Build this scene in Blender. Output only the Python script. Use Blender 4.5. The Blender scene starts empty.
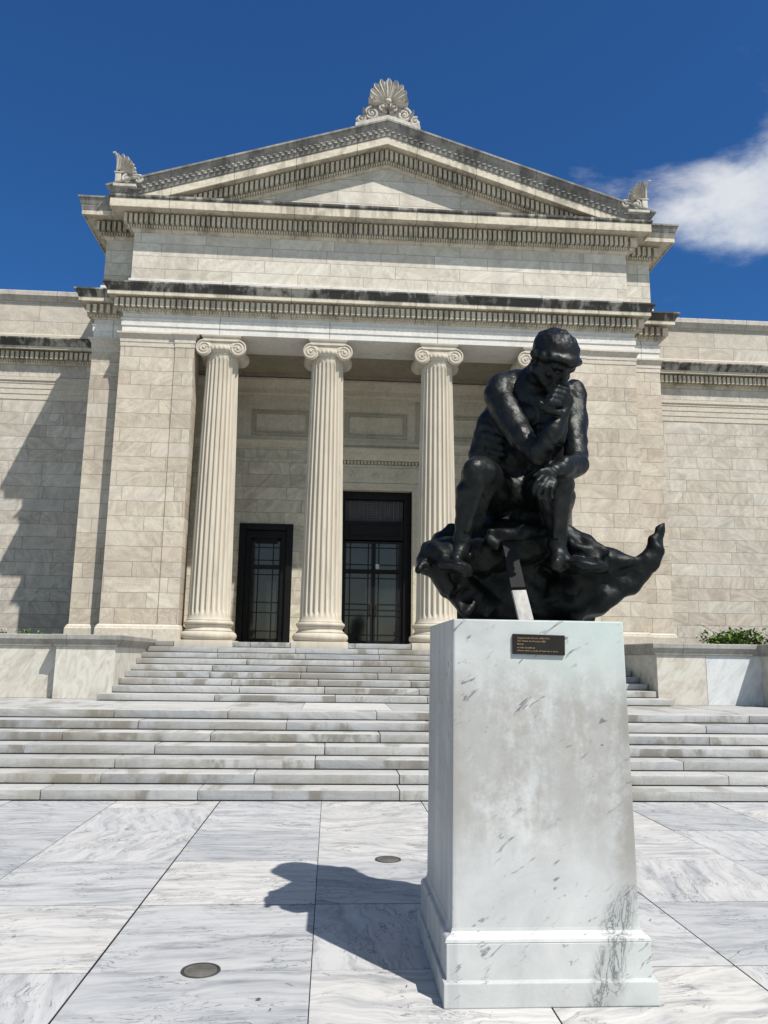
import bpy, bmesh, math, random
import numpy as np
from mathutils import Vector, Matrix
R = math.radians
random.seed(7)
scene = bpy.context.scene
COL = scene.collection

# ------------------------------------------------------------------ object helpers
def link(name, me, m=None, parent=None, smooth=None):
    o = bpy.data.objects.new(name, me)
    COL.objects.link(o)
    if m is not None:
        for mm in (m if isinstance(m, (list, tuple)) else [m]):
            me.materials.append(mm)
    if parent is not None:
        o.parent = parent
    if smooth is not None:
        me.polygons.foreach_set('use_smooth', [True] * len(me.polygons))
        me.set_sharp_from_angle(angle=R(smooth))
    return o

def empty(name, loc=(0, 0, 0), parent=None):
    o = bpy.data.objects.new(name, None)
    COL.objects.link(o)
    o.location = loc
    o.empty_display_size = .2
    if parent is not None:
        o.parent = parent
    return o

def tag(o, label=None, cat=None, group=None, kind=None):
    if label: o['label'] = label
    if cat: o['category'] = cat
    if group: o['group'] = group
    if kind: o['kind'] = kind
    return o

class MB:
    """collects shapes into one mesh"""
    def __init__(self):
        self.bm = bmesh.new()
        self.mi = 0
    def faces(self, verts, faces):
        vs = [self.bm.verts.new(v) for v in verts]
        for f in faces:
            try:
                fc = self.bm.faces.new([vs[i] for i in f]); fc.material_index = self.mi
            except ValueError:
                pass
        return vs
    def box(self, x0, x1, y0, y1, z0, z1, bevel=0, top=None):
        t = top or (0, 0, 0, 0)
        v = [(x0, y0, z0), (x1, y0, z0), (x1, y1, z0), (x0, y1, z0),
             (x0 + t[0], y0 + t[2], z1), (x1 - t[1], y0 + t[2], z1), (x1 - t[1], y1 - t[3], z1), (x0 + t[0], y1 - t[3], z1)]
        f = [(0, 3, 2, 1), (4, 5, 6, 7), (0, 1, 5, 4), (1, 2, 6, 5), (2, 3, 7, 6), (3, 0, 4, 7)]
        vs = self.faces(v, f)
        if bevel:
            es = set(e for q in vs for e in q.link_edges)
            bmesh.ops.bevel(self.bm, geom=list(es), offset=bevel, segments=2, profile=.6, affect='EDGES', clamp_overlap=True)
    def lathe(self, prof, c=(0, 0), seg=40, axis='z', c3=None):
        """prof: list of (r, h) along an axis"""
        n = len(prof); vs = []
        for r, h in prof:
            for k in range(seg):
                a = 2 * math.pi * k / seg
                if axis == 'z': vs.append((c[0] + r * math.cos(a), c[1] + r * math.sin(a), h))
                elif axis == 'y': vs.append((c3[0] + r * math.cos(a), c3[1] + h, c3[2] + r * math.sin(a)))
        fs = []
        for i in range(n - 1):
            for k in range(seg):
                k2 = (k + 1) % seg
                fs.append((i * seg + k, i * seg + k2, (i + 1) * seg + k2, (i + 1) * seg + k))
        fs.append(tuple(range(seg))[::-1]); fs.append(tuple((n - 1) * seg + k for k in range(seg)))
        self.faces(vs, fs)
    def tube(self, pts, rad, seg=8):
        n = len(pts); P = [Vector(p) for p in pts]; vs = []
        up = Vector((0, 1, 0))
        for i in range(n):
            t = (P[min(i + 1, n - 1)] - P[max(i - 1, 0)]).normalized()
            a = t.cross(up)
            if a.length < 1e-4: a = t.cross(Vector((1, 0, 0)))
            a.normalize(); b = a.cross(t)
            r = rad[i] if isinstance(rad, (list, tuple)) else rad
            for k in range(seg):
                q = 2 * math.pi * k / seg
                vs.append(P[i] + a * (r * math.cos(q)) + b * (r * math.sin(q)))
        fs = [(i * seg + k, i * seg + (k + 1) % seg, (i + 1) * seg + (k + 1) % seg, (i + 1) * seg + k) for i in range(n - 1) for k in range(seg)]
        fs.append(tuple(range(seg))); fs.append(tuple((n - 1) * seg + k for k in range(seg))[::-1])
        self.faces(vs, fs)
    def ellipsoid(self, c, r, rot=None, seg=12, rings=8):
        M = Matrix.Translation(c) @ (rot or Matrix.Identity(4)) @ Matrix.Diagonal((*r, 1))
        bmesh.ops.create_uvsphere(self.bm, u_segments=seg, v_segments=rings, radius=1, matrix=M)
    def sweep(self, path, prof, closed=False):
        """path: plan points (x, y), walked so that the outside is on the right; prof: (outset p, z)"""
        n = len(path); off = []
        for i in range(n):
            d0 = d1 = None
            if i > 0: d0 = Vector((path[i][0] - path[i - 1][0], path[i][1] - path[i - 1][1])).normalized()
            if i < n - 1: d1 = Vector((path[i + 1][0] - path[i][0], path[i + 1][1] - path[i][1])).normalized()
            n0 = Vector((d0.y, -d0.x)) if d0 else None
            n1 = Vector((d1.y, -d1.x)) if d1 else None
            if n0 is None: off.append(n1)
            elif n1 is None: off.append(n0)
            else:
                m = n0 + n1
                off.append(m / (1 + n0.dot(n1)))
        vs = []; k = len(prof)
        for i in range(n):
            for p, z in prof:
                vs.append((path[i][0] + off[i].x * p, path[i][1] + off[i].y * p, z))
        fs = [(i * k + j, (i + 1) * k + j, (i + 1) * k + j + 1, i * k + j + 1) for i in range(n - 1) for j in range(k - 1)]
        fs.append(tuple(range(k))); fs.append(tuple((n - 1) * k + j for j in range(k))[::-1])
        self.faces(vs, fs)
    def dentils(self, path, p0, p1, z0, z1, pitch, w):
        for i in range(len(path) - 1):
            a = Vector(path[i]); b = Vector(path[i + 1]); d = b - a; L = d.length; d.normalize(); nn = Vector((d.y, -d.x))
            def corner(j):
                if j <= 0 or j >= len(path) - 1: return 0
                e = (Vector(path[j]) - Vector(path[j - 1])).cross(Vector(path[j + 1]) - Vector(path[j]))
                return 1 if e > 0 else -1          # +1: outer corner, -1: inner
            s0 = -p1 if corner(i) > 0 else (p1 if corner(i) < 0 else 0)
            s1 = L if corner(i + 1) > 0 else (L - p1 if corner(i + 1) < 0 else L)
            m = max(1, int((s1 - s0) / pitch)); st = (s1 - s0) / m
            for k in range(m):
                s = s0 + (k + .5) * st
                q = [a + d * (s - w / 2) + nn * p0, a + d * (s + w / 2) + nn * p0, a + d * (s + w / 2) + nn * p1, a + d * (s - w / 2) + nn * p1]
                v = [(c.x, c.y, z0) for c in q] + [(c.x, c.y, z1) for c in q]
                self.faces(v, [(0, 3, 2, 1), (4, 5, 6, 7), (0, 1, 5, 4), (1, 2, 6, 5), (2, 3, 7, 6), (3, 0, 4, 7)])
    def build(self, name, m, parent=None, smooth=None, recalc=True):
        if recalc: bmesh.ops.recalc_face_normals(self.bm, faces=self.bm.faces[:])
        me = bpy.data.meshes.new(name); self.bm.to_mesh(me); self.bm.free()
        return link(name, me, m, parent, smooth)

# ------------------------------------------------------------------ node helpers
class NT:
    def __init__(self, name):
        self.m = bpy.data.materials.new(name); self.m.use_nodes = True
        self.t = self.m.node_tree; self.t.nodes.clear()
        self.out = self.t.nodes.new('ShaderNodeOutputMaterial')
        self.b = self.t.nodes.new('ShaderNodeBsdfPrincipled')
        self.t.links.new(self.b.outputs[0], self.out.inputs[0])
    def n(self, typ, ins=None, **attrs):
        nd = self.t.nodes.new(typ)
        for k, v in attrs.items(): setattr(nd, k, v)
        for k, v in (ins or {}).items(): self.put(nd.inputs[k], v)
        return nd
    def put(self, sock, v):
        if isinstance(v, bpy.types.NodeSocket): self.t.links.new(v, sock)
        elif isinstance(v, bpy.types.Node): self.t.links.new(v.outputs[0], sock)
        else: sock.default_value = v
    def math(self, op, a, b=0.0, c=None, clamp=False):
        nd = self.t.nodes.new('ShaderNodeMath'); nd.operation = op; nd.use_clamp = clamp
        self.put(nd.inputs[0], a); self.put(nd.inputs[1], b)
        if c is not None: self.put(nd.inputs[2], c)
        return nd.outputs[0]
    def vmath(self, op, a, b=(0, 0, 0), s=None):
        nd = self.t.nodes.new('ShaderNodeVectorMath'); nd.operation = op
        self.put(nd.inputs[0], a); self.put(nd.inputs[1], b)
        if s is not None: self.put(nd.inputs['Scale'], s)
        return nd.outputs[0]
    def noise(self, vec, scale, detail=4, rough=.55, dist=0.0, out=0):
        return self.n('ShaderNodeTexNoise', {'Vector': vec, 'Scale': scale, 'Detail': detail, 'Roughness': rough, 'Distortion': dist}).outputs[out]
    def ramp(self, f, stops):
        nd = self.t.nodes.new('ShaderNodeValToRGB'); self.put(nd.inputs[0], f)
        cr = nd.color_ramp
        while len(cr.elements) < len(stops): cr.elements.new(.5)
        for e, (p, c) in zip(cr.elements, stops):
            e.position = p; e.color = (*c, 1) if len(c) == 3 else c
        return nd.outputs[0]
    def step(self, f, lo, hi):
        nd = self.t.nodes.new('ShaderNodeMapRange'); nd.interpolation_type = 'SMOOTHSTEP'
        self.put(nd.inputs[0], f); nd.inputs[1].default_value = lo; nd.inputs[2].default_value = hi
        return nd.outputs[0]
    def mix(self, f, a, b, mode='MIX'):
        nd = self.t.nodes.new('ShaderNodeMix'); nd.data_type = 'RGBA'; nd.blend_type = mode
        self.put(nd.inputs[0], f)
        for i, v in ((6, a), (7, b)):
            if isinstance(v, tuple) and len(v) == 3: v = (*v, 1)
            self.put(nd.inputs[i], v)
        return nd.outputs[2]
    def objco(self):
        return self.t.nodes.new('ShaderNodeTexCoord').outputs['Object']
    def sep(self, v):
        return self.n('ShaderNodeSeparateXYZ', {0: v}).outputs
    def comb(self, x, y, z):
        return self.n('ShaderNodeCombineXYZ', {0: x, 1: y, 2: z}).outputs[0]
    def island(self):
        return self.t.nodes.new('ShaderNodeNewGeometry').outputs['Random Per Island']
    def white(self, v):
        return self.n('ShaderNodeTexWhiteNoise', {'Vector': v}, noise_dimensions='3D')
    def bump(self, h, strength=.3, dist=.01):
        nd = self.n('ShaderNodeBump', {'Height': h, 'Strength': strength, 'Distance': dist})
        self.t.links.new(nd.outputs[0], self.b.inputs['Normal'])
    def done(self, col, rough=.6, spec=.3, metal=0.0):
        if isinstance(col, tuple) and len(col) == 3: col = (*col, 1)
        self.put(self.b.inputs['Base Color'], col); self.put(self.b.inputs['Roughness'], rough)
        self.put(self.b.inputs['Specular IOR Level'], spec); self.put(self.b.inputs['Metallic'], metal)
        return self.m

def veins(N, P, rnd, aniso=4.0, scale=.9, dist=1.2):
    """streaky marble figure in block space, turned and shifted per block: returns 0..1"""
    sh = N.vmath('SCALE', N.comb(rnd, rnd, rnd), s=37.0)
    rot = N.n('ShaderNodeVectorRotate', {'Vector': P, 'Angle': N.math('MULTIPLY', rnd, 9.0)}, rotation_type='AXIS_ANGLE')
    rot.inputs['Axis'].default_value = (0, 0, 1)
    q = N.vmath('ADD', N.vmath('MULTIPLY', rot.outputs[0], (1, aniso, 1)), sh)
    return N.noise(q, scale, 7, .6, dist)

def masonry(name, h, w, z0, cols, vein=(.80, 1.12), joint=.5, seed=0., cs=1.0, vary=.5):
    """coursed marble ashlar: every block has its own tint and figure; joints are fine dark lines"""
    N = NT(name); co = N.objco(); x, y, z = N.sep(co)
    nrm = N.t.nodes.new('ShaderNodeNewGeometry').outputs['True Normal']
    nx, ny, nz = N.sep(nrm)
    side = N.math('GREATER_THAN', N.math('ABSOLUTE', nx), .7)
    u = N.math('ADD', N.math('MULTIPLY', x, N.math('SUBTRACT', 1.0, side)), N.math('MULTIPLY', y, side))
    flat = N.math('GREATER_THAN', N.math('ABSOLUTE', nz), .7)
    v = N.math('ADD', N.math('MULTIPLY', z, N.math('SUBTRACT', 1.0, flat)), N.math('MULTIPLY', y, flat))
    vr = N.math('DIVIDE', N.math('SUBTRACT', v, z0), h)
    row = N.math('FLOOR', vr)
    rr = N.white(N.comb(row, seed, 3.1)).outputs[0]
    par = N.math('MODULO', N.math('ABSOLUTE', row), 2.0)
    wrow = N.math('MULTIPLY', w, N.math('ADD', 1.0 - vary * .5, N.math('MULTIPLY', rr, vary)))
    ur = N.math('ADD', N.math('DIVIDE', u, wrow), N.math('ADD', N.math('MULTIPLY', par, .5), N.math('MULTIPLY', rr, .35)))
    col = N.math('FLOOR', ur)
    wn = N.white(N.comb(row, col, N.math('ADD', seed, side)))
    rnd = wn.outputs[0]
    r2 = N.white(N.comb(col, row, seed + 5.5)).outputs[0]
    fu = N.math('MULTIPLY', N.math('FRACT', ur), wrow); fv = N.math('MULTIPLY', N.math('FRACT', vr), h)
    du = N.math('MINIMUM', fu, N.math('SUBTRACT', wrow, fu)); dv = N.math('MINIMUM', fv, N.math('SUBTRACT', h, fv))
    dj = N.math('MINIMUM', du, dv)
    jm = N.step(dj, .003, .012)
    base = N.ramp(rnd, [(i / (len(cols) - 1), c) for i, c in enumerate(cols)])
    P = N.comb(u, v, 0.0)
    ve = veins(N, P, rnd, 2.0, 1.1 * cs, 2.6)
    lo, hi = vein
    f = N.n('ShaderNodeMapRange', {0: ve, 1: .32, 2: .68, 3: lo, 4: hi}).outputs[0]
    c = N.mix(1.0, base, N.comb(f, f, f), 'MULTIPLY')
    # thin pale or dark veins inside some blocks
    tv = veins(N, P, r2, 2.2, 1.3 * cs, 3.0)
    line = N.math('SUBTRACT', 1.0, N.step(N.math('ABSOLUTE', N.math('SUBTRACT', tv, .5)), .0, .022))
    c = N.mix(N.math('MULTIPLY', line, N.math('MULTIPLY', N.math('GREATER_THAN', r2, .62), .45)), c, (.72, .68, .60))
    c = N.mix(N.math('MULTIPLY', line, N.math('MULTIPLY', N.math('LESS_THAN', r2, .40), .38)), c, (.20, .18, .16))
    r3 = N.white(N.comb(row, col, seed + 9.1)).outputs[0]
    c = N.mix(N.math('MULTIPLY', N.math('GREATER_THAN', r3, .92), .22), c, (.70, .66, .58))
    c = N.mix(N.math('MULTIPLY', N.math('LESS_THAN', r3, .09), .2), c, (.30, .275, .245))
    # grime in broad vertical runs
    g = N.noise(N.vmath('MULTIPLY', co, (1.1, 1.1, .16)), 1.0, 5, .6)
    c = N.mix(N.math('MULTIPLY', N.step(g, .50, .74), .36), c, (.24, .215, .18))
    g2 = N.noise(co, .55, 6, .62)
    c = N.mix(N.math('MULTIPLY', N.step(g2, .50, .66), .22), c, (.62, .585, .52))
    sp = N.noise(co, 22, 5, .7)
    c = N.mix(N.math('MULTIPLY', N.step(sp, .54, .72), .22), c, (.22, .19, .155))
    c = N.mix(jm, N.mix(joint, c, (.08, .07, .06)), c)
    N.bump(N.math('ADD', jm, N.math('MULTIPLY', N.noise(co, 30, 4), .15)), .35, .008)
    return N.done(c, .75, .2)

def stone(name, a, b, stain=0.0, stain_col=(.045, .042, .038), thr=(.42, .6), jw=0.0):
    """plain dressed marble with grain; stain: dark weathering in vertical runs"""
    N = NT(name); co = N.objco()
    f = N.noise(N.vmath('MULTIPLY', co, (.6, .6, 2.5)), 1.2, 6, .6, 1.0)
    c = N.ramp(f, [(.3, a), (.7, b)])
    c = N.mix(.25, c, N.ramp(N.noise(co, 14, 4), [(.3, (.2, .2, .2)), (.7, (.7, .7, .7))]), 'OVERLAY')
    if jw:
        x, y, z = N.sep(co)
        nx = N.sep(N.t.nodes.new('ShaderNodeNewGeometry').outputs['True Normal'])[0]
        sd = N.math('GREATER_THAN', N.math('ABSOLUTE', nx), .75)
        ph = N.math('MULTIPLY', N.math('FRACT', N.math('DIVIDE', N.math('ADD', N.math('MULTIPLY', x, N.math('SUBTRACT', 1.0, sd)), N.math('ADD', N.math('MULTIPLY', sd, .4), jw * .5)), jw)), jw)
        d = N.math('MINIMUM', ph, N.math('SUBTRACT', jw, ph))
        c = N.mix(N.math('MULTIPLY', N.math('SUBTRACT', 1.0, N.step(d, .004, .014)), .75), c, (.12, .11, .10))
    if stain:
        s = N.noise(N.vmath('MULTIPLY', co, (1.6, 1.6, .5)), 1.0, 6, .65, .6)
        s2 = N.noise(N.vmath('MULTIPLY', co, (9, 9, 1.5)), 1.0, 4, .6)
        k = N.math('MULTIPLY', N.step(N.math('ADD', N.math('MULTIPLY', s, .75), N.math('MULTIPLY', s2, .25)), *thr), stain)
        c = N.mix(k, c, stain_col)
    N.bump(N.noise(co, 40, 4), .25, .006)
    return N.done(c, .75, .2)
SUN_E, SKY_STR, EXPO = 4.6, .09, .35
SKY_ALT, SKY_AIR, SKY_DUST, SKY_OZ = 300, 1.0, .3, 3.0
SKY_N, SKY_S = (.25, .58, .93), (1.30, 1.22, 1.05)
CLOUD_COL, CLOUD_DK = (6.8, 7.0, 7.3), (4.2, 4.9, 6.1)
# ------------------------------------------------------------------ materials
BEIGE = [(.47, .41, .32), (.52, .455, .365), (.44, .375, .295), (.55, .49, .395), (.48, .41, .33)]
PALE = [(.55, .51, .43), (.61, .575, .495), (.52, .475, .395), (.58, .54, .455)]
GREYM = [(.54, .50, .40), (.60, .56, .455), (.49, .46, .375), (.62, .575, .465), (.53, .50, .44), (.57, .50, .40)]
M_pier = masonry('pier_masonry', .36, 1.35, 2.42, BEIGE, vein=(.76, 1.13), seed=1., vary=.2)
M_wing = masonry('wing_masonry', .36, 1.3, 2.42, vein=(.72, 1.15), cols=[(.44, .40, .34), (.50, .45, .38), (.46, .42, .36), (.53, .50, .44), (.47, .43, .36), (.48, .45, .40)], seed=2., vary=.7)
M_attic = masonry('attic_masonry', .345, 1.5, 10.95, PALE, seed=3., vary=.25)
M_back = masonry('back_wall_masonry', .36, 1.25, 2.42, GREYM, vein=(.7, 1.15), seed=4., vary=.3)
M_para = masonry('parapet_masonry', .56, 1.4, 10.78, [(.47, .42, .35), (.52, .47, .39), (.49, .45, .38)], vein=(.82, 1.1), seed=5., vary=.5)
M_white = stone('white_marble_band', (.56, .545, .505), (.68, .665, .625), .35, (.30, .28, .25), (.5, .7), 2.72)
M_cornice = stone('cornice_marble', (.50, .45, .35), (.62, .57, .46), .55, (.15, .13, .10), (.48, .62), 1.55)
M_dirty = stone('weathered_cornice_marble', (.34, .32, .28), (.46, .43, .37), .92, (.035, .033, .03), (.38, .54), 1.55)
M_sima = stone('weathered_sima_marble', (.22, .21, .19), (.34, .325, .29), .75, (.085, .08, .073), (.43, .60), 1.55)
M_plain = stone('dressed_beige_marble', (.48, .43, .355), (.56, .51, .43), .25, (.3, .27, .22), (.5, .75))
M_coping = stone('coping_marble', (.42, .39, .34), (.50, .47, .42), .6, (.20, .185, .165), (.42, .7), 2.1)
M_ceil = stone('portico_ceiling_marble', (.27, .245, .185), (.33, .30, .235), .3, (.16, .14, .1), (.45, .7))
M_cap = stone('wall_cap_marble', (.27, .26, .235), (.36, .35, .32), .6, (.15, .14, .12), (.42, .68), 2.1)
M_shade = stone('shaded_portico_marble', (.50, .465, .37), (.60, .56, .46), .35, (.3, .27, .2), (.5, .7))
M_frame = stone('carved_panel_border', (.36, .335, .265), (.45, .42, .34), .4, (.2, .18, .14), (.45, .65))
M_akro = stone('carved_marble', (.46, .43, .375), (.58, .545, .48), .6, (.18, .165, .14), (.44, .62))

def mat_column():
    N = NT('column_marble'); co = N.objco()
    f = N.noise(N.vmath('MULTIPLY', co, (2.2, 2.2, .35)), 1.0, 6, .6, .6)
    c = N.ramp(f, [(.3, (.455, .405, .328)), (.55, (.52, .47, .385)), (.75, (.575, .53, .445))])
    x, y, z = N.sep(co)
    s = N.noise(N.vmath('MULTIPLY', co, (5, 5, .8)), 1.0, 5, .6)
    c = N.mix(N.math('MULTIPLY', N.step(s, .52, .70), .42), c, (.30, .27, .22))
    s3 = N.noise(N.vmath('MULTIPLY', co, (1.3, 1.3, .8)), 1.0, 5, .6)
    c = N.mix(N.math('MULTIPLY', N.step(s3, .50, .66), .35), c, (.40, .355, .285))
    fl = N.noise(co, 60, 3)
    c = N.mix(N.math('MULTIPLY', N.step(fl, .6, .72), .25), c, (.25, .22, .18))
    N.bump(N.noise(co, 50, 4), .2, .005)
    return N.done(c, .7, .22)
M_col = mat_column()

def mat_plaza():
    N = NT('plaza_marble'); co = N.objco(); r = N.island(); x, y, z = N.sep(co)
    rn = N.white(N.comb(r, 1.7, 2.3)); r2, r3, r4 = N.sep(rn.outputs['Color'])
    P = N.comb(x, y, 0.0)
    sh = N.vmath('SCALE', N.comb(r, r2, r3), s=41.0)
    wide = N.math('GREATER_THAN', r2, .52)
    ang = N.math('ADD', N.math('MULTIPLY', N.math('SUBTRACT', 1.0, wide), N.math('MULTIPLY', r3, 3.1)), N.math('MULTIPLY', N.math('SUBTRACT', r4, .5), .35))
    rot = N.n('ShaderNodeVectorRotate', {'Vector': P, 'Angle': ang}, rotation_type='AXIS_ANGLE'); rot.inputs['Axis'].default_value = (0, 0, 1)
    q = rot.outputs[0]
    warp = N.vmath('SCALE', N.vmath('SUBTRACT', N.noise(N.vmath('ADD', q, sh), 1.7, 3, .5, 0, 1), (.5, .5, .5)), s=N.math('ADD', .10, N.math('MULTIPLY', r4, .55)))
    q = N.vmath('ADD', N.vmath('ADD', q, warp), sh)
    s1 = N.noise(N.vmath('MULTIPLY', q, (.8, 6.0, 1)), 1.9, 8, .64, .6)
    s2 = N.noise(N.vmath('MULTIPLY', q, (1.2, 3.4, 1)), 3.6, 6, .62, .8)
    c = N.ramp(s1, [(.28, (.23, .24, .253)), (.39, (.345, .353, .364)), (.48, (.44, .443, .445)), (.60, (.515, .513, .505))])
    c = N.mix(N.math('MULTIPLY', N.math('SUBTRACT', 1.0, N.step(s2, .32, .46)), N.math('ADD', .12, N.math('MULTIPLY', r4, .34))), c, (.19, .197, .21))
    thin = N.math('SUBTRACT', 1.0, N.step(N.math('ABSOLUTE', N.math('SUBTRACT', N.noise(N.vmath('MULTIPLY', q, (1.4, 5.0, 1)), 2.2, 5, .6, 1.2), .5)), .0, .02))
    brk = N.step(N.noise(N.vmath('ADD', P, sh), 2.6, 3), .46, .58)
    c = N.mix(N.math('MULTIPLY', N.math('MULTIPLY', thin, brk), .8), c, (.075, .08, .09))
    # little dark flecks
    fk = N.noise(N.vmath('MULTIPLY', q, (1, 2.4, 1)), 9, 4, .65, .5)
    c = N.mix(N.math('MULTIPLY', N.step(fk, .655, .72), .65), c, (.12, .12, .125))
    tint = N.ramp(r3, [(0, (.96, .98, 1.0)), (.5, (1, 1, 1)), (1, (1.0, .97, .92))])
    c = N.mix(1.0, c, tint, 'MULTIPLY')
    val = N.math('ADD', .84, N.math('MULTIPLY', r3, .26))
    c = N.mix(1.0, c, N.comb(val, val, val), 'MULTIPLY')
    d = N.noise(co, .8, 6, .65)
    c = N.mix(N.math('MULTIPLY', N.step(d, .5, .75), .22), c, (.25, .245, .23))
    N.bump(N.noise(co, 60, 4), .15, .004)
    return N.done(c, .55, .3)
M_plaza = mat_plaza()

def mat_steps():
    N = NT('step_marble'); co = N.objco(); r = N.island(); x, y, z = N.sep(co)
    rn = N.white(N.comb(r, 4.7, 1.3)); r2, r3, r4 = N.sep(rn.outputs['Color'])
    base = N.ramp(r2, [(0, (.29, .296, .302)), (.3, (.38, .385, .385)), (.6, (.42, .418, .402)), (.8, (.34, .34, .33)), (1, (.47, .468, .455))])
    sh = N.vmath('SCALE', N.comb(r, r3, r4), s=29.0)
    rot = N.n('ShaderNodeVectorRotate', {'Vector': co, 'Angle': N.math('MULTIPLY', N.math('SUBTRACT', r3, .5), 1.6)}, rotation_type='AXIS_ANGLE'); rot.inputs['Axis'].default_value = (0, 1, 0)
    q = N.vmath('ADD', N.vmath('MULTIPLY', rot.outputs[0], (.8, 3, 5)), sh)
    s = N.noise(q, 1.2, 7, .62, 1.0)
    f = N.n('ShaderNodeMapRange', {0: s, 1: .3, 2: .7, 3: .78, 4: 1.16}).outputs[0]
    c = N.mix(1.0, base, N.comb(f, f, f), 'MULTIPLY')
    # brown soiling in patches along some blocks
    st = N.noise(N.vmath('ADD', N.vmath('MULTIPLY', co, (1.9, .6, .9)), sh), 1.0, 6, .62)
    k = N.math('MULTIPLY', N.step(st, .50, .62), N.math('MULTIPLY', N.math('GREATER_THAN', r4, .35), .70))
    c = N.mix(k, c, (.135, .118, .087))
    fine = N.noise(N.vmath('MULTIPLY', co, (14, 14, 3)), 1.0, 4, .65)
    c = N.mix(N.math('MULTIPLY', N.step(fine, .5, .75), .35), c, (.19, .182, .165))
    up_ = N.sep(N.t.nodes.new('ShaderNodeNewGeometry').outputs['True Normal'])[2]
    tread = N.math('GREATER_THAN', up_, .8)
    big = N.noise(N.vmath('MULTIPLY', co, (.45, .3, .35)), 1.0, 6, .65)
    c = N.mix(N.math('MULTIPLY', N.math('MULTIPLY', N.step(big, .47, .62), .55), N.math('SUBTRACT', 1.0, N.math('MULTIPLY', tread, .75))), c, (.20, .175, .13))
    pit = N.noise(co, 55, 5, .7)
    c = N.mix(N.math('MULTIPLY', N.step(pit, .55, .72), .35), c, (.16, .155, .145))
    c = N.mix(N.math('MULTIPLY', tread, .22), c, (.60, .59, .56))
    N.bump(N.math('ADD', N.noise(co, 35, 5), N.math('MULTIPLY', pit, .6)), .45, .008)
    return N.done(c, .7, .2)
M_steps = mat_steps()

def mat_lowwall(name, cols, warm, ang=.9):
    N = NT(name); co = N.objco(); r = N.island()
    rn = N.white(N.comb(r, 2.2, 7.3)); r2, r3, r4 = N.sep(rn.outputs['Color'])
    rot = N.n('ShaderNodeVectorRotate', {'Vector': co, 'Angle': ang}, rotation_type='AXIS_ANGLE'); rot.inputs['Axis'].default_value = (0, 1, 0)
    q = N.vmath('MULTIPLY', rot.outputs[0], (1.2, 2, 3.6))
    s = N.noise(q, 1.4, 7, .62, 1.6)
    c = N.ramp(s, [(.28, cols[0]), (.5, cols[1]), (.72, cols[2])])
    b = N.noise(N.vmath('MULTIPLY', co, (1, 1, 1.4)), 1.9, 6, .65)
    c = N.mix(N.math('MULTIPLY', N.step(b, .5, .72), warm), c, (.34, .28, .20))
    N.bump(N.noise(co, 30, 4), .2, .005)
    return N.done(c, .7, .22)
M_low = mat_lowwall('low_wall_marble', [(.36, .335, .28), (.50, .475, .415), (.58, .555, .50)], .6)
M_lowv = mat_lowwall('low_wall_marble_upright_figure', [(.37, .345, .29), (.52, .495, .435), (.60, .575, .52)], .3, 1.45)
M_lowgrey = mat_lowwall('grey_panel_marble', [(.42, .43, .44), (.56, .57, .575), (.64, .645, .645)], .06)

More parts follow.
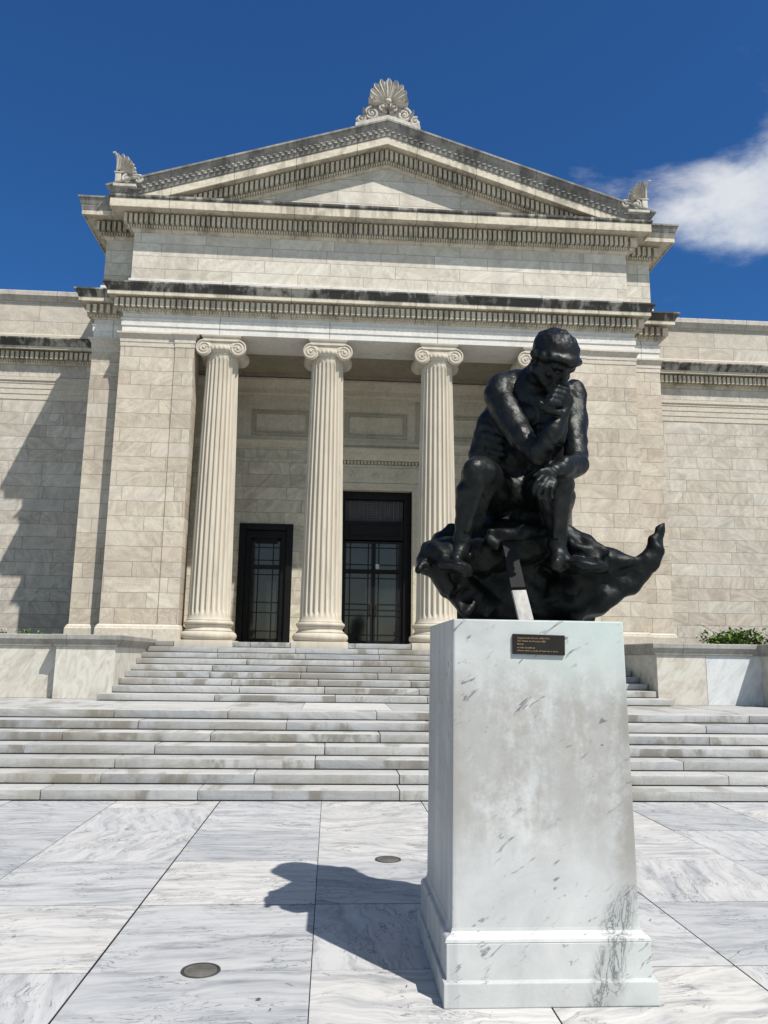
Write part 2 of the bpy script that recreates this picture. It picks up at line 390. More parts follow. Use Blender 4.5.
def mat_pedestal():
    N = NT('pedestal_marble'); co = N.objco(); x, y, z = N.sep(co)
    f = N.noise(co, 2.3, 7, .62, .8)
    c = N.ramp(f, [(.3, (.40, .41, .405)), (.5, (.48, .488, .48)), (.7, (.545, .55, .54))])
    # grey brown soiling over the middle, in uneven vertical clouds
    zz = N.math('MULTIPLY', N.step(z, .55, 1.0), N.math('SUBTRACT', 1.0, N.step(z, 1.45, 1.80)))
    d = N.noise(N.vmath('MULTIPLY', co, (2.8, 2.8, .8)), 1.0, 6, .65, .3)
    d2 = N.noise(co, 11, 7, .72)
    d3 = N.noise(co, 45, 5, .7)
    m = N.math('ADD', N.math('MULTIPLY', d, .66), N.math('ADD', N.math('MULTIPLY', d2, .22), N.math('MULTIPLY', d3, .12)))
    k = N.math('MULTIPLY', N.step(m, .42, .56), N.math('ADD', .10, N.math('MULTIPLY', zz, .70)))
    c = N.mix(k, c, (.335, .328, .312))
    k2 = N.math('MULTIPLY', N.step(N.math('ADD', N.math('MULTIPLY', N.noise(N.vmath('ADD', N.vmath('MULTIPLY', co, (3.5, 3.5, .7)), (5, 2, 1)), 1.0, 6, .65), .6), N.math('MULTIPLY', d2, .4)), .47, .62), N.math('MULTIPLY', zz, .6))
    c = N.mix(k2, c, (.30, .278, .245))
    edge = N.math('MULTIPLY', N.step(N.math('ADD', x, N.math('MULTIPLY', N.math('SUBTRACT', m, .5), .7)), .36, .52), N.math('MULTIPLY', N.step(z, .40, .7), N.math('SUBTRACT', 1.0, N.step(z, 1.45, 1.70))))
    c = N.mix(N.math('MULTIPLY', edge, .7), c, (.24, .222, .195))
    # grey vertical runs down the left flank
    lf = N.math('LESS_THAN', x, -.475)
    vr = N.noise(N.vmath('MULTIPLY', co, (8, 8, .35)), 1.0, 4, .6)
    c = N.mix(N.math('MULTIPLY', lf, N.math('MULTIPLY', N.step(vr, .40, .60), .5)), c, (.30, .305, .31))
    # verdigris washed down from the bronze
    gz = N.step(N.math('ADD', z, N.math('MULTIPLY', N.math('SUBTRACT', d, .5), .9)), 1.45, 1.85)
    c = N.mix(N.math('MULTIPLY', gz, N.n('ShaderNodeMapRange', {0: x, 1: -.40, 2: .45, 3: .03, 4: .50}).outputs[0]), c, (.43, .555, .50))
    gb = N.math('MULTIPLY', N.step(x, .2, .55), N.math('SUBTRACT', 1.0, N.step(z, .30, .5)))
    c = N.mix(N.math('MULTIPLY', gb, .22), c, (.46, .55, .50))
    # slanting dark flecks
    rot = N.n('ShaderNodeVectorRotate', {'Vector': co, 'Angle': .62}, rotation_type='AXIS_ANGLE'); rot.inputs['Axis'].default_value = (0, 1, 0)
    q = N.vmath('MULTIPLY', rot.outputs[0], (1.0, 2.5, 3.4))
    fk = N.noise(q, 8.5, 4, .62, .7)
    reg = N.step(N.noise(N.vmath('ADD', rot.outputs[0], (3.1, 0, 1.7)), 2.0, 3), .40, .56)
    c = N.mix(N.math('MULTIPLY', N.math('MULTIPLY', N.step(fk, .60, .68), reg), .85), c, (.13, .135, .135))
    fk2 = N.noise(N.vmath('MULTIPLY', rot.outputs[0], (1.0, 2, 2.2)), 14, 4, .6, .8)
    c = N.mix(N.math('MULTIPLY', N.step(fk2, .67, .74), .5), c, (.22, .225, .22))
    # a grey vein cluster low on the right corner
    vx = N.math('ADD', N.math('SUBTRACT', x, .34), N.math('MULTIPLY', N.math('SUBTRACT', z, .25), -.35))
    band = N.math('SUBTRACT', 1.0, N.step(N.math('ABSOLUTE', vx), .03, .12))
    band = N.math('MULTIPLY', band, N.math('SUBTRACT', 1.0, N.step(z, .42, .62)))
    vn = N.noise(N.vmath('MULTIPLY', co, (2.4, 2.4, 1.1)), 4.5, 6, .7, 2.2)
    c = N.mix(N.math('MULTIPLY', band, N.math('ADD', .25, N.math('MULTIPLY', N.math('SUBTRACT', 1.0, N.step(N.math('ABSOLUTE', N.math('SUBTRACT', vn, .5)), .0, .06)), .78))), c, (.13, .14, .14))
    N.bump(N.math('ADD', N.noise(co, 45, 5), N.math('MULTIPLY', d2, .6)), .16, .005)
    return N.done(c, .5, .35)
M_ped = mat_pedestal()

def mat_bronze(name, a, b, rough, gs=7.0):
    N = NT(name); co = N.objco()
    f = N.noise(co, gs, 6, .65, .5)
    c = N.ramp(f, [(.3, a), (.7, b)])
    run = N.noise(N.vmath('MULTIPLY', co, (6, 6, .9)), 1.0, 5, .6)
    c = N.mix(N.math('MULTIPLY', N.step(run, .58, .76), .3), c, (.03, .044, .039))
    r = N.n('ShaderNodeMapRange', {0: N.noise(co, 11, 5), 1: .3, 2: .7, 3: rough - .09, 4: rough + .12}).outputs[0]
    N.bump(N.math('ADD', N.noise(co, 15, 6, .64), N.math('MULTIPLY', N.noise(co, 60, 4), .1)), .36, .016)
    return N.done(c, r, .5, .75)
M_bronze = mat_bronze('dark_bronze', (.013, .0145, .0145), (.027, .029, .0275), .43)
M_rock = mat_bronze('dark_base_bronze', (.007, .008, .008), (.016, .018, .0175), .46, 5.)  # darker than the figure's bronze, the hollow's deep shade put into its colour
M_strutdark = None
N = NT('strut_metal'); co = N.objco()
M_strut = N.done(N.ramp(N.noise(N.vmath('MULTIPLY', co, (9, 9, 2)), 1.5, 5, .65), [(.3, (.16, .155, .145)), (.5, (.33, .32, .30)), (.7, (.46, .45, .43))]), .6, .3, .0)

def simple(name, col, rough, spec=.4, metal=0., var=.25):
    N = NT(name); co = N.objco()
    f = N.n('ShaderNodeMapRange', {0: N.noise(co, 6, 5), 1: .3, 2: .7, 3: 1 - var, 4: 1 + var}).outputs[0]
    return N.done(N.mix(1.0, col, N.comb(f, f, f), 'MULTIPLY'), rough, spec, metal)
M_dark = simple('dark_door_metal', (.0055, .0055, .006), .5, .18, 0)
M_dark2 = simple('door_leaf_metal', (.008, .008, .0085), .45, .2, 0)
M_strutdark = simple('dark_strut_metal', (.010, .0105, .0105), .7, .2, .0)
N = NT('door_glass'); co = N.objco()
M_glass = N.done(N.ramp(N.noise(co, .9, 3), [(.35, (.008, .009, .011)), (.65, (.022, .025, .030))]), .06, .55)
M_brass = simple('handle_metal', (.06, .05, .04), .35, .5, .8)
M_grille = simple('grille_metal', (.15, .15, .155), .45, .4, 0)
M_plaque = simple('plaque_bronze', (.018, .016, .014), .42, .4, .4)
M_letter = simple('plaque_letters', (.42, .27, .15), .45, .4, .5)
M_paper = simple('paper_notice', (.45, .47, .48), .7)
M_drain = simple('drain_metal', (.16, .155, .14), .5, .4, .4, .4)
M_drainrim = simple('drain_rim', (.05, .05, .048), .6, .3)
M_ground = simple('ground_paving', (.30, .30, .29), .85, .2)
M_joint = simple('joint_mortar', (.022, .021, .020), .9, .1)
M_soil = simple('planter_soil', (.06, .045, .03), .95, .1)
N = NT('leaf'); r = N.island(); 
c = N.ramp(r, [(0, (.04, .085, .012)), (.5, (.085, .16, .02)), (1, (.13, .21, .03))])
M_leaf = N.done(c, .5, .35)
N.b.inputs['Transmission Weight'].default_value = 0
M_twig = simple('twig', (.08, .06, .04), .8)
# ------------------------------------------------------------------ setting: ground, plaza, steps, landing
ZL, RS = .896, .128          # landing height, riser
ZF = 2.048                   # portico floor
b = MB(); b.box(-400, 400, -400, 400, -1.0, -.16); tag(b.build('ground', M_ground), kind='structure')
b = MB(); b.box(-24, 26, -16, 12, -.15, -.0045); tag(b.build('plaza_bed', M_joint), kind='structure')
# plaza paving: real slabs with open joints
b = MB(); GX, GY = 1.2195, 1.2105
x0, y0 = -.062, 4.813
rs = random.Random(3)
for i in range(-14, 16):
    for j in range(-12, 5):
        xa = x0 + i * GX; ya = y0 + j * GY; yb = ya + GY
        if ya > 10.0: continue
        if j == 4: yb = 10.2
        dz = rs.uniform(-.0015, .0015)
        gl, gr = {0: .0025, -1: .0065}.get(i, .0045), {-1: .0025, -2: .0065}.get(i, .0045)
        b.box(xa + gl, xa + GX - gr, ya + .007, yb - .007, -.04, dz, bevel=.003)
tag(b.build('plaza', M_plaza), kind='structure')

def flight(name, x0, x1, y0, tread, n, z0, depth_last, seed, lens, first_ext=0, xs=None):
    rs = random.Random(seed); b = MB()
    for k in range(n):
        ya = y0 + k * tread; zt = z0 + (k + 1) * RS
        yb = ya + (tread + .12 if k < n - 1 else depth_last)
        xa, xb = x0, x1
        if k == 0 and first_ext: xa, xb = x0 - first_ext, x1 + first_ext
        x = xa - rs.uniform(0, lens[0] if not first_ext and xs is None else 0)
        while x < xb:
            L = rs.uniform(*lens)
            x2 = min(x + L, xb) if xs is not None else x + L
            if xb - x2 < .5 and xs is not None: x2 = xb
            g = rs.uniform(.003, .007)
            dy = rs.uniform(-.004, .004); dz = rs.uniform(-.002, .002)
            b.box(x + g, x2 - g, ya + dy, yb, zt - RS + .016, zt + dz, bevel=.010)
            x = x2
            if x >= xb - .01: break
        b.box(xa + .05, xb - .05, ya + .07, yb + .02, z0 - .1 if k == 0 else zt - RS - .06, zt - .03)
    return b.build(name, M_steps, smooth=50)
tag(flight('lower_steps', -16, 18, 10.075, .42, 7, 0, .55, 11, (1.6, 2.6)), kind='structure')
# landing paving behind the top step
b = MB(); rs = random.Random(5); x = -16.3
while x < 18:
    L = rs.uniform(1.2, 2.2); b.box(x + .004, x + L - .004, 13.157, 16.5, ZL - .2, ZL + rs.uniform(-.002, .0), bevel=.004); x += L
tag(b.build('landing', M_steps), kind='structure')
XC = 1.14
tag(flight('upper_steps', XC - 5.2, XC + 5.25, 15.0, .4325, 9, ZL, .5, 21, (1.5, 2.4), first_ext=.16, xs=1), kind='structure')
b = MB(); b.box(-16, 18, 10.3, 12.55, -.1, .1); b.box(-16, 18, 12.8, 17, -.1, ZL - .21)
tag(b.build('step_core', M_joint), kind='structure')

# ------------------------------------------------------------------ low walls flanking the upper steps
CAPP = [(0, 1.86), (.035, 1.87), (.05, 1.93), (.085, 1.985), (.10, 2.0), (.10, 2.075), (.085, 2.09), (-.4, 2.095)]
def cap_top(b, path, back):
    pts = [(p[0], p[1], 2.0905) for p in path] + [(p[0], p[1], 2.0905) for p in back]
    b.faces(pts, [tuple(range(len(pts)))])
# left wall: a cheek block beside the steps and a run set back behind it
lw = tag(empty('low_wall', (-6, 15.6, ZL)), 'low marble wall left of the upper steps with a stained recessed stretch', 'wall', 'low marble walls beside the upper steps')
def L(v): return v
b = MB(); o = Vector((-6, 15.6, ZL))
b.box(-5.15 + 6, -4.06 + 6, -.15, 3.05, 0.002, 1.86 - ZL + .02, bevel=.006); b.build('cheek', M_lowv, lw)
b = MB()
for i, (xa, xb) in enumerate([(-7.6, -5.16), (-10.2, -7.61), (-13, -10.21)]):
    b.box(xa + 6, xb + 6, .12, .6, .002, 1.86 - ZL + .02, bevel=.004)
b.build('wall', M_low, lw)
b = MB()
pth = [(-7 - 0, .12), (.85, .12), (.85, -.15), (1.94, -.15), (1.94, 3.0)]
b.sweep(pth, [(p, z - ZL) for p, z in CAPP]); b.build('cap', M_cap, lw)
# right wall: cheek, pale grey panel, and a block that comes forward
rw = tag(empty('low_wall', (8, 15.6, ZL)), 'low marble wall right of the upper steps with a pale grey panel and green shrub on top', 'wall', 'low marble walls beside the upper steps')
b = MB(); b.box(-1.57, -.575, -.15, 3.05, .002, 1.86 - ZL + .02, bevel=.006); b.build('cheek', M_low, rw)
b = MB(); b.box(-.567, .60, -.145, .4, .002, 1.86 - ZL + .02, bevel=.004); p = b.build('panel', M_lowgrey, rw); p['label'] = 'smooth pale grey marble panel'
b = MB(); b.box(.55, 5.5, -.95, -.10, .002, 1.86 - ZL + .02, bevel=.006); b.build('wall', M_low, rw)
b = MB(); pth = [(-1.57, 3.0), (-1.57, -.15), (.55, -.15), (.55, -.95), (5.5, -.95)]
b.sweep(pth, [(p, z - ZL) for p, z in CAPP]); b.build('cap', M_cap, rw)
# soil beds behind the walls
b = MB(); b.box(-13, -5.3, 15.9, 22.3, .5, 2.0); tag(b.build('soil_bed', M_soil), kind='structure')
b = MB(); b.box(7.55, 15, 15.9, 22.3, .5, 2.0); tag(b.build('soil_bed', M_soil), kind='structure')

# ------------------------------------------------------------------ museum building
YB = 18.66
BL = tag(empty('museum_building', (XC, YB, 0)), 'pale marble classical building with four ionic columns, pediment and plain wings', 'building')
YW = 3.79                     # wing wall plane, from the pier face
ATT = .12                     # attic wall plane

for s in (-1, 1):
    b = MB()
    def bx(xa, xb, *a, **k):
        b.box(min(s * xa, s * xb), max(s * xa, s * xb), *a, **k)
    bx(5.13, 6.455, 0, .72, ZF - .3, 9.545)
    bx(4.67, 5.13, -.03, .72, ZF - .3, 9.545)
    bx(5.16, 6.4, .71, 3.2, ZF - .3, 9.545)
    bx(6.35, 7.28, .46, YW + .2, .5, 9.545)
    p = b.build('pier', M_pier, BL)
    # plinth course and capital bands
    b = MB()
    path = [(4.67, .72), (4.67, -.03), (5.13, -.03), (5.13, 0), (6.455, 0), (6.455, .46), (7.28, .46), (7.28, YW)]
    if s < 0: path = [(-x, y) for x, y in path][::-1]
    else: path = path
    # outside must be on the right of the walk: left-to-right along the front
    if s > 0: pass
    b.sweep(path, [(0, ZF - .3), (.075, ZF - .3), (.075, ZF + .27), (.06, ZF + .29), (.05, ZF + .33), (.02, ZF + .36), (0, ZF + .37)])
    b.build('pier_base', M_plain, p)
    b = MB()
    b.sweep(path, [(0, 9.16), (.012, 9.165), (.012, 9.275), (.024, 9.28), (.024, 9.385), (.04, 9.40), (.045, 9.44), (.085, 9.47), (.095, 9.475), (.095, 9.515), (0, 9.525)])
    b.build('pier_capital', M_plain, p)

# portico floor, back wall, ceiling
b = MB(); b.box(-5.2, 5.2, .12, 3.4, ZF - .35, ZF - .005); b.build('portico_floor', M_shade, BL)
b = MB(); yb = 3.04
def wallseg(x0, x1, z0, z1): b.box(x0, x1, yb, yb + .5, z0, z1)
wallseg(-5.2, -3.72, ZF - .1, 9.7); wallseg(-2.25, -1.04, ZF - .1, 9.7); wallseg(1.04, 2.25, ZF - .1, 9.7); wallseg(3.72, 5.2, ZF - .1, 9.7)
wallseg(-3.72, -2.25, 5.338, 9.7); wallseg(2.25, 3.72, 5.338, 9.7); wallseg(-1.04, 1.04, 6.36, 9.7)
bw = b.build('back_wall', M_back, BL)
b = MB()
b.sweep([(-5.16, yb), (5.16, yb)], [(0, 7.52), (.05, 7.53), (.05, 7.60), (.10, 7.64), (.12, 7.70), (.12, 7.73), (0, 7.74)])
b.sweep([(-5.16, yb), (5.16, yb)], [(0, 7.18), (.025, 7.185), (.025, 7.215), (0, 7.22)])
b.sweep([(-5.16, yb), (5.16, yb)], [(0, 8.98), (.03, 8.99), (.03, 9.06), (.07, 9.10), (.07, 9.24), (.12, 9.30), (.20, 9.40), (.24, 9.44), (.24, 9.5), (0, 9.52)])
b.box(-5.16, 5.16, yb - .006, yb + .02, 7.70, 9.0)
b.build('wall_band', M_shade, bw)
b = MB()
for cx, hw in ((-2.68, .70), (0, .76), (2.68, .70)):
    z0, z1 = 8.0, 8.49
    for w, d in ((.0, .05), (.085, .03)):
        a, c, e, f = cx - hw - w - .05, cx + hw + w + .05, z0 - w - .05, z1 + w + .05
        b.box(a, c, yb - d, yb + .01, f - .045, f); b.box(a, c, yb - d, yb + .01, e, e + .045)
        b.box(a, a + .045, yb - d - .001, yb + .01, e + .045, f - .045); b.box(c - .045, c, yb - d - .001, yb + .01, e + .045, f - .045)
for cx in (-1.38, 1.38):
    b.box(cx - .24, cx + .24, yb - .05, yb + .01, 7.745, 8.975, bevel=.006); b.box(cx - .13, cx + .13, yb - .07, yb, 7.9, 8.8, bevel=.006)
b.build('wall_panel', M_frame, bw)
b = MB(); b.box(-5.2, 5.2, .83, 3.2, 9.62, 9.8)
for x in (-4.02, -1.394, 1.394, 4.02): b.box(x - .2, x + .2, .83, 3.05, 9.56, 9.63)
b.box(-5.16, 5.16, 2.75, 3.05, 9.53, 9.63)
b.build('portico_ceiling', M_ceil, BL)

# central door: marble surround, then a dark metal frame with two leaves
DR = empty('door', (0, yb, ZF), BL)
b = MB()
zt = 6.36 - ZF
for s in (-1, 1): b.box(s * 1.145 - .105, s * 1.145 + .105, -.06, .3, 0, zt + .2, bevel=.012); b.box(s * 1.10 - .03, s * 1.10 + .03, -.085, 0, 0, zt + .05, bevel=.008)
b.box(-1.04, 1.04, -.06, .3, zt, zt + .2, bevel=.012)
b.box(-1.28, 1.28, -.04, .01, zt + .21, zt + .65)
b.sweep([(-1.3, .01), (-1.3, 0), (1.3, 0), (1.3, .01)], [(0, zt + .65), (.04, zt + .66), (.04, zt + .73)])
b.dentils([(-1.3, 0), (1.3, 0)], .02, .11, zt + .74, zt + .82, .095, .055)
b.sweep([(-1.3, .01), (-1.3, 0), (1.3, 0), (1.3, .01)], [(0, zt + .83), (.13, zt + .84), (.22, zt + .95), (.24, zt + .97), (.24, zt + 1.04), (.3, zt + 1.12), (.3, zt + 1.15), (0, zt + 1.18)])
for s in (-1, 1):
    b.box(s * 1.42 - .11, s * 1.42 + .11, -.16, .01, zt + .28, zt + .86, bevel=.02)
    b.tube([(s * 1.42 - .11, -.12, zt + .8), (s * 1.42 + .11, -.12, zt + .8)], .1, 14)
for k in (-1, 0, 1):
    b.lathe([(0.001, -.065), (.02, -.075), (.045, -.06), (.05, -.045), (.085, -.06), (.10, -.03), (.11, .0)], axis='y', c3=(k * .66, -.01, zt + .42), seg=20)
b.build('surround', M_shade, DR)
b = MB()
for s in (-1, 1): b.box(s * .935 - .105, s * .935 + .105, .16, .42, 0, zt, bevel=.01)
b.box(-.83, .83, .17, .42, zt - .22, zt, bevel=.01); b.box(-.83, .83, .17, .42, 2.93, 3.46, bevel=.02)
b.box(-.7, .7, .14, .2, 3.05, 3.36, bevel=.015)
b.box(-.83, .83, .18, .42, 2.0, 2.10, bevel=.01)
b.build('frame', M_dark, DR)
b = MB(); b.box(-.83, .83, .36, .40, 3.46, zt - .22); b.build('grille_backing', M_dark, DR)
b = MB(); rs = random.Random(2)
for i in range(26):                                  # ornamental grille of interlaced scrolls
    for j in range(9):
        cx = -.78 + i * .0624; cz = 3.51 + j * .066
        pts = [(cx + .03 * math.cos(a * .7), .335, cz + .03 * math.sin(a * .7)) for a in range(10)]
        b.tube(pts, .0065, 5)
for i in range(14): b.tube([(-.8 + i * .123, .33, 3.46), (-.8 + i * .123, .33, zt - .22)], .009, 6)
b.build('grille', M_grille, DR)
def leaf(parent, x0, x1, z0, z1, cols, rows, y, handle=None):
    """a glazed metal leaf: pane, bars, handle"""
    lf = empty('door_leaf', (0, 0, 0), parent)
    g = MB(); g.box(x0 + .03, x1 - .03, y + .02, y + .03, z0 + .03, z1 - .03); return lf, g
for s in (-1, 1):
    b = MB(); xa, xb = (.008, .825) if s > 0 else (-.825, -.008); y = .24
    st = .055
    b.box(xa, xa + st, y, y + .05, .02, 2.9); b.box(xb - st, xb, y, y + .05, .02, 2.9)
    for z, h in ((.02, .12), (1.99, .12), (2.84, .06)): b.box(xa + st, xb - st, y + .002, y + .048, z, z + h)
    for f in (.17, .79):
        cx = xa + (f if s > 0 else 1 - f) * (xb - xa)
        b.box(cx - .017, cx + .017, y + .004, y + .04, .14, 2.84)
    for z in (.30, .82, .98, 1.14, 1.86, 2.24, 2.72): b.box(xa + st, xb - st, y + .006, y + .038, z - .015, z + .015)
    lf = b.build('door_leaf', M_dark2, DR)
    b = MB(); b.box(xa + .03, xb - .03, y + .02, y + .028, .1, 2.87); b.build('pane', M_glass, lf)
    b = MB(); cx = s * .075
    b.tube([(cx, y, .86), (cx, y - .07, .88), (cx, y - .08, 1.0), (cx, y - .07, 1.12), (cx, y, 1.14)], .014, 8); b.box(cx - .04, cx + .04, y - .012, y + .01, .84, 1.16, bevel=.004)
    b.build('handle', M_brass, lf)
b = MB(); b.box(-1.2, 1.2, .501, .6, 0, zt + .2); b.box(-1.1, 1.1, -.2, .5, -.05, .0); b.build('door_backing', M_dark, DR)  # added dark backing, hides the sky seen through the door gaps
b = MB(); b.box(.06, .16, .222, .226, 2.12, 2.26); b.build('notice', M_paper, DR)
# side doors: dark portals with one glazed leaf each
for s in (-1, 1):
    b = MB(); b.box(s * 2.99 - .9, s * 2.99 + .9, yb + .501, yb + .6, ZF - .1, 5.6); b.build('door_backing', M_dark, BL)  # same added dark backing behind each side door
    D2 = empty('door', (s * 2.985, yb, ZF), BL); h = 5.34 - ZF
    b = MB()
    for q in (-1, 1):
        b.box(q * .645 - .09, q * .645 + .09, -.05, .3, 0, h, bevel=.012); b.box(q * .485 - .07, q * .485 + .07, .04, .3, 0, h - .2, bevel=.01)
    b.box(-.555, .555, -.049, .3, h - .18, h, bevel=.012); b.box(-.555, .555, .041, .3, h - .40, h - .181, bevel=.01)
    b.box(-.3, .3, .1, .3, h - .52, h - .40)
    b.build('frame', M_dark, D2)
    b = MB(); xa, xb, y = -.415, .415, .16; z1 = h - .42
    b.box(xa, xa + .05, y, y + .05, .0, z1); b.box(xb - .05, xb, y, y + .05, .0, z1)
    for z, hh in ((0, .16), (2.05, .12), (z1 - .05, .05)): b.box(xa + .05, xb - .05, y + .002, y + .048, z, z + hh)
    for f in (.26, .74):
        cx = xa + f * (xb - xa); b.box(cx - .015, cx + .015, y + .004, y + .04, .16, z1 - .05)
    for z in (.36, .86, 1.14, 1.9, 2.3, z1 - .22): b.box(xa + .05, xb - .05, y + .006, y + .038, z - .013, z + .013)
    lf = b.build('door_leaf', M_dark2, D2)
    b = MB(); b.box(xa + .03, xb - .03, y + .02, y + .028, .1, z1 - .03); b.build('pane', M_glass, lf)

# ------------------------------------------------------------------ ionic columns
def shaft_mesh():
    nf, per = 24, 8; b = MB(); vs = []
    z0, z1 = .50, 7.05
    hs = [0, .02, .05, .10, .16, .24] + [.24 + (6.55 - .48) * k / 12 for k in range(1, 12)] + [6.31, 6.39, 6.45, 6.50, 6.53, 6.55]
    N_ = nf * per
    for h in hs:
        t = h / 6.55
        r = .497 + (.392 - .497) * (t ** 1.35)
        if h < .1: r += .03 * (1 - h / .1) ** 2
        if h > 6.47: r += .02 * ((h - 6.47) / .08) ** 2
        e = min(h, 6.55 - h)
        for k in range(N_):
            a = 2 * math.pi * (k + .5) / N_ ; f = (k % per + .5) / per
            fr = .0
            if .10 < f < .90:
                u = (f - .5) / .40; dep = math.sqrt(max(0, 1 - u * u)) * .062 * (r / .45)
                lim = max(0, min(1, (e - .10) / .12 + (1 - abs(u)) * .6 - .6 + (1 if e > .22 else 0)))
                fr = dep * min(1, lim)
            vs.append(((r - fr) * math.cos(a), (r - fr) * math.sin(a), h))
    m = len(hs)
    fs = [(i * N_ + k, i * N_ + (k + 1) % N_, (i + 1) * N_ + (k + 1) % N_, (i + 1) * N_ + k) for i in range(m - 1) for k in range(N_)]
    b.faces(vs, fs)
    return b
def torus_prof(r, z, a, n=9):
    return [(r + a * math.cos(t), z + a * math.sin(t)) for t in [(-math.pi / 2 + math.pi * k / (n - 1)) for k in range(n)]]
def base_mb():
    b = MB()
    prof = [(.30, .02)] + [(.55 + .115 * math.cos(t), .135 + .105 * math.sin(t)) for t in [(-math.pi / 2 + math.pi * k / 10) for k in range(11)]]
    prof += [(.575, .245), (.575, .262), (.55, .275), (.53, .30), (.525, .325), (.535, .35), (.555, .365), (.56, .38)]
    prof += [(.53 + .055 * math.cos(t), .432 + .05 * math.sin(t)) for t in [(-math.pi / 2 + math.pi * k / 8) for k in range(9)]]
    prof += [(.535, .485), (.535, .505), (.3, .507)]
    b.lathe(prof, seg=56)
    b.box(-.655, .655, -.655, .655, -.125, .032, bevel=.008)
    return b
def spiral(cx, cz, r0, turns, s, y, n=56):
    pts = []
    for k in range(n):
        t = k / (n - 1); a = math.pi / 2 - s * t * turns * 2 * math.pi
        r = r0 * (1 - t) ** 1.05 + .02
        pts.append((cx + r * math.cos(a), y, cz + r * math.sin(a)))
    return pts
def capital_mb():
    b = MB()
    zc = -.335; X = .415; RV = .205; D = .42    # volute eye height below the abacus top, offset, radius, half depth
    for s in (-1, 1):
        prof = [(.001, -D), (RV - .02, -D), (RV, -D + .012), (RV, -D + .06), (RV - .015, -D + .09), (.165, -D + .2), (.145, -.08), (.152, -.05), (.16, 0), (.152, .05), (.145, .08), (.165, D - .2), (RV - .015, D - .09), (RV, D - .06), (RV, D - .012), (RV - .02, D), (.001, D)]
        b.lathe(prof, axis='y', c3=(s * X, 0, zc), seg=32)
        for y, sg in ((-D, 1), (D, 1)):
            p = spiral(s * X, zc, RV - .022, 2.35, s, y, 60)
            rad = [.024 * (1 - .55 * k / 59) for k in range(60)]
            b.tube(p, rad, 7)
            b.lathe([(.001, -.028), (.02, -.024), (.036, -.006), (.038, .01)] if y < 0 else [(.001, .028), (.02, .024), (.036, .006), (.038, -.01)], axis='y', c3=(s * X, y, zc), seg=14)
    # canalis: the sagging band between the volutes, front and back
    n = 17
    for y0, y1 in ((-D, -D + .18), (D - .18, D)):
        vs = []
        for k in range(n):
            t = -1 + 2 * k / (n - 1); x = X * t
            zt = zc + RV; zb = zc + .045 - .035 * (1 - t * t)
            vs += [(x, y0 + .012, zt), (x, y0 + .012, zb), (x, y1 - .012, zt), (x, y1 - .012, zb)]
        fs = []
        for k in range(n - 1):
            a = 4 * k; c = a + 4
            fs += [(a, a + 1, c + 1, c), (a + 2, c + 2, c + 3, a + 3), (a + 1, a + 3, c + 3, c + 1), (a, c, c + 2, a + 2)]
        b.faces(vs, fs)
        yy = y0 if y0 < 0 else y1
        b.tube([(X * (-1 + 2 * k / 20), yy, zc + RV - .022) for k in range(21)], .022, 7)
        b.tube([(X * .98 * (-1 + 2 * k / 20), yy, zc + .05 - .035 * (1 - (-1 + 2 * k / 20) ** 2)) for k in range(21)], .016, 7)
    b.box(-X, X, -D + .1, D - .1, zc + .03, zc + RV)
    # echinus with eggs
    b.lathe([(.38, -.52), (.40, -.50), (.415, -.47), (.40, -.455), (.41, -.44), (.455, -.39), (.475, -.33), (.46, -.27), (.40, -.25)], seg=48)
    for k in range(28):
        a = 2 * math.pi * k / 28
        b.ellipsoid((.455 * math.cos(a), .455 * math.sin(a), -.345), (.038, .038, .06), seg=8, rings=6)
    # abacus with a small egg moulding
    b.box(-.47, .47, -.45, .45, -.075, -.002, bevel=.02, top=(-.02, -.02, -.02, -.02))
    b.box(-.44, .44, -.43, .43, -.135, -.075)
    return b
c0 = empty('column', (-4.03, .42, ZF), BL)
bp = base_mb().build('base', M_col, c0, smooth=35)
sp = shaft_mesh().build('shaft', M_col, c0); sp.location = (0, 0, .50)
cp = capital_mb().build('capital', M_col, c0, smooth=40); cp.location = (0, 0, 9.54 - ZF)
for x in (-1.394, 1.394, 4.02):
    c = c0.copy(); COL.objects.link(c); c.parent = BL; c.location = (x, .42, ZF)
    for ch in (bp, sp, cp):
        d = ch.copy(); COL.objects.link(d); d.parent = c
sp.data.polygons.foreach_set('use_smooth', [True] * len(sp.data.polygons)); sp.data.set_sharp_from_angle(angle=R(38))

# ------------------------------------------------------------------ entablature and lower cornice
path = [(-7.28, 12), (-7.28, .46), (-6.455, .46), (-6.455, 0), (6.455, 0), (6.455, .46), (7.28, .46), (7.28, 12)]
b = MB(); b.box(-6.455, 6.455, 0, .84, 9.545, 10.5); b.box(-7.28, 7.28, .46, 1.2, 9.546, 10.5); b.box(-7.28, -6.3, .5, 12, 9.546, 10.5); b.box(6.3, 7.28, .5, 12, 9.546, 10.5)
EN = b.build('entablature', M_white, BL)
b = MB(); b.sweep(path, [(0, 9.70), (.022, 9.705), (.022, 9.845), (.045, 9.86), (.045, 9.89), (0, 9.90)])
b.build('fascia', M_white, EN)
LC = [(0, 10.02), (.03, 10.03), (.045, 10.09), (.06, 10.11), (.06, 10.385), (.09, 10.40), (.30, 10.385), (.30, 10.37), (.33, 10.375), (.33, 10.47)]
LS = [(.20, 10.44), (.332, 10.471), (.342, 10.49), (.352, 10.53), (.40, 10.60), (.415, 10.62), (.415, 10.635), (.435, 10.64), (.435, 10.68), (0, 10.73)]
b = MB(); b.sweep(path, LC); b.dentils(path, .058, .205, 10.135, 10.345, .138, .085); b.dentils(path, .04, .10, 10.06, 10.115, .069, .045)
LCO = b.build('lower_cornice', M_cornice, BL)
b = MB(); b.sweep(path, LS); b.build('crown_moulding', M_dirty, LCO)

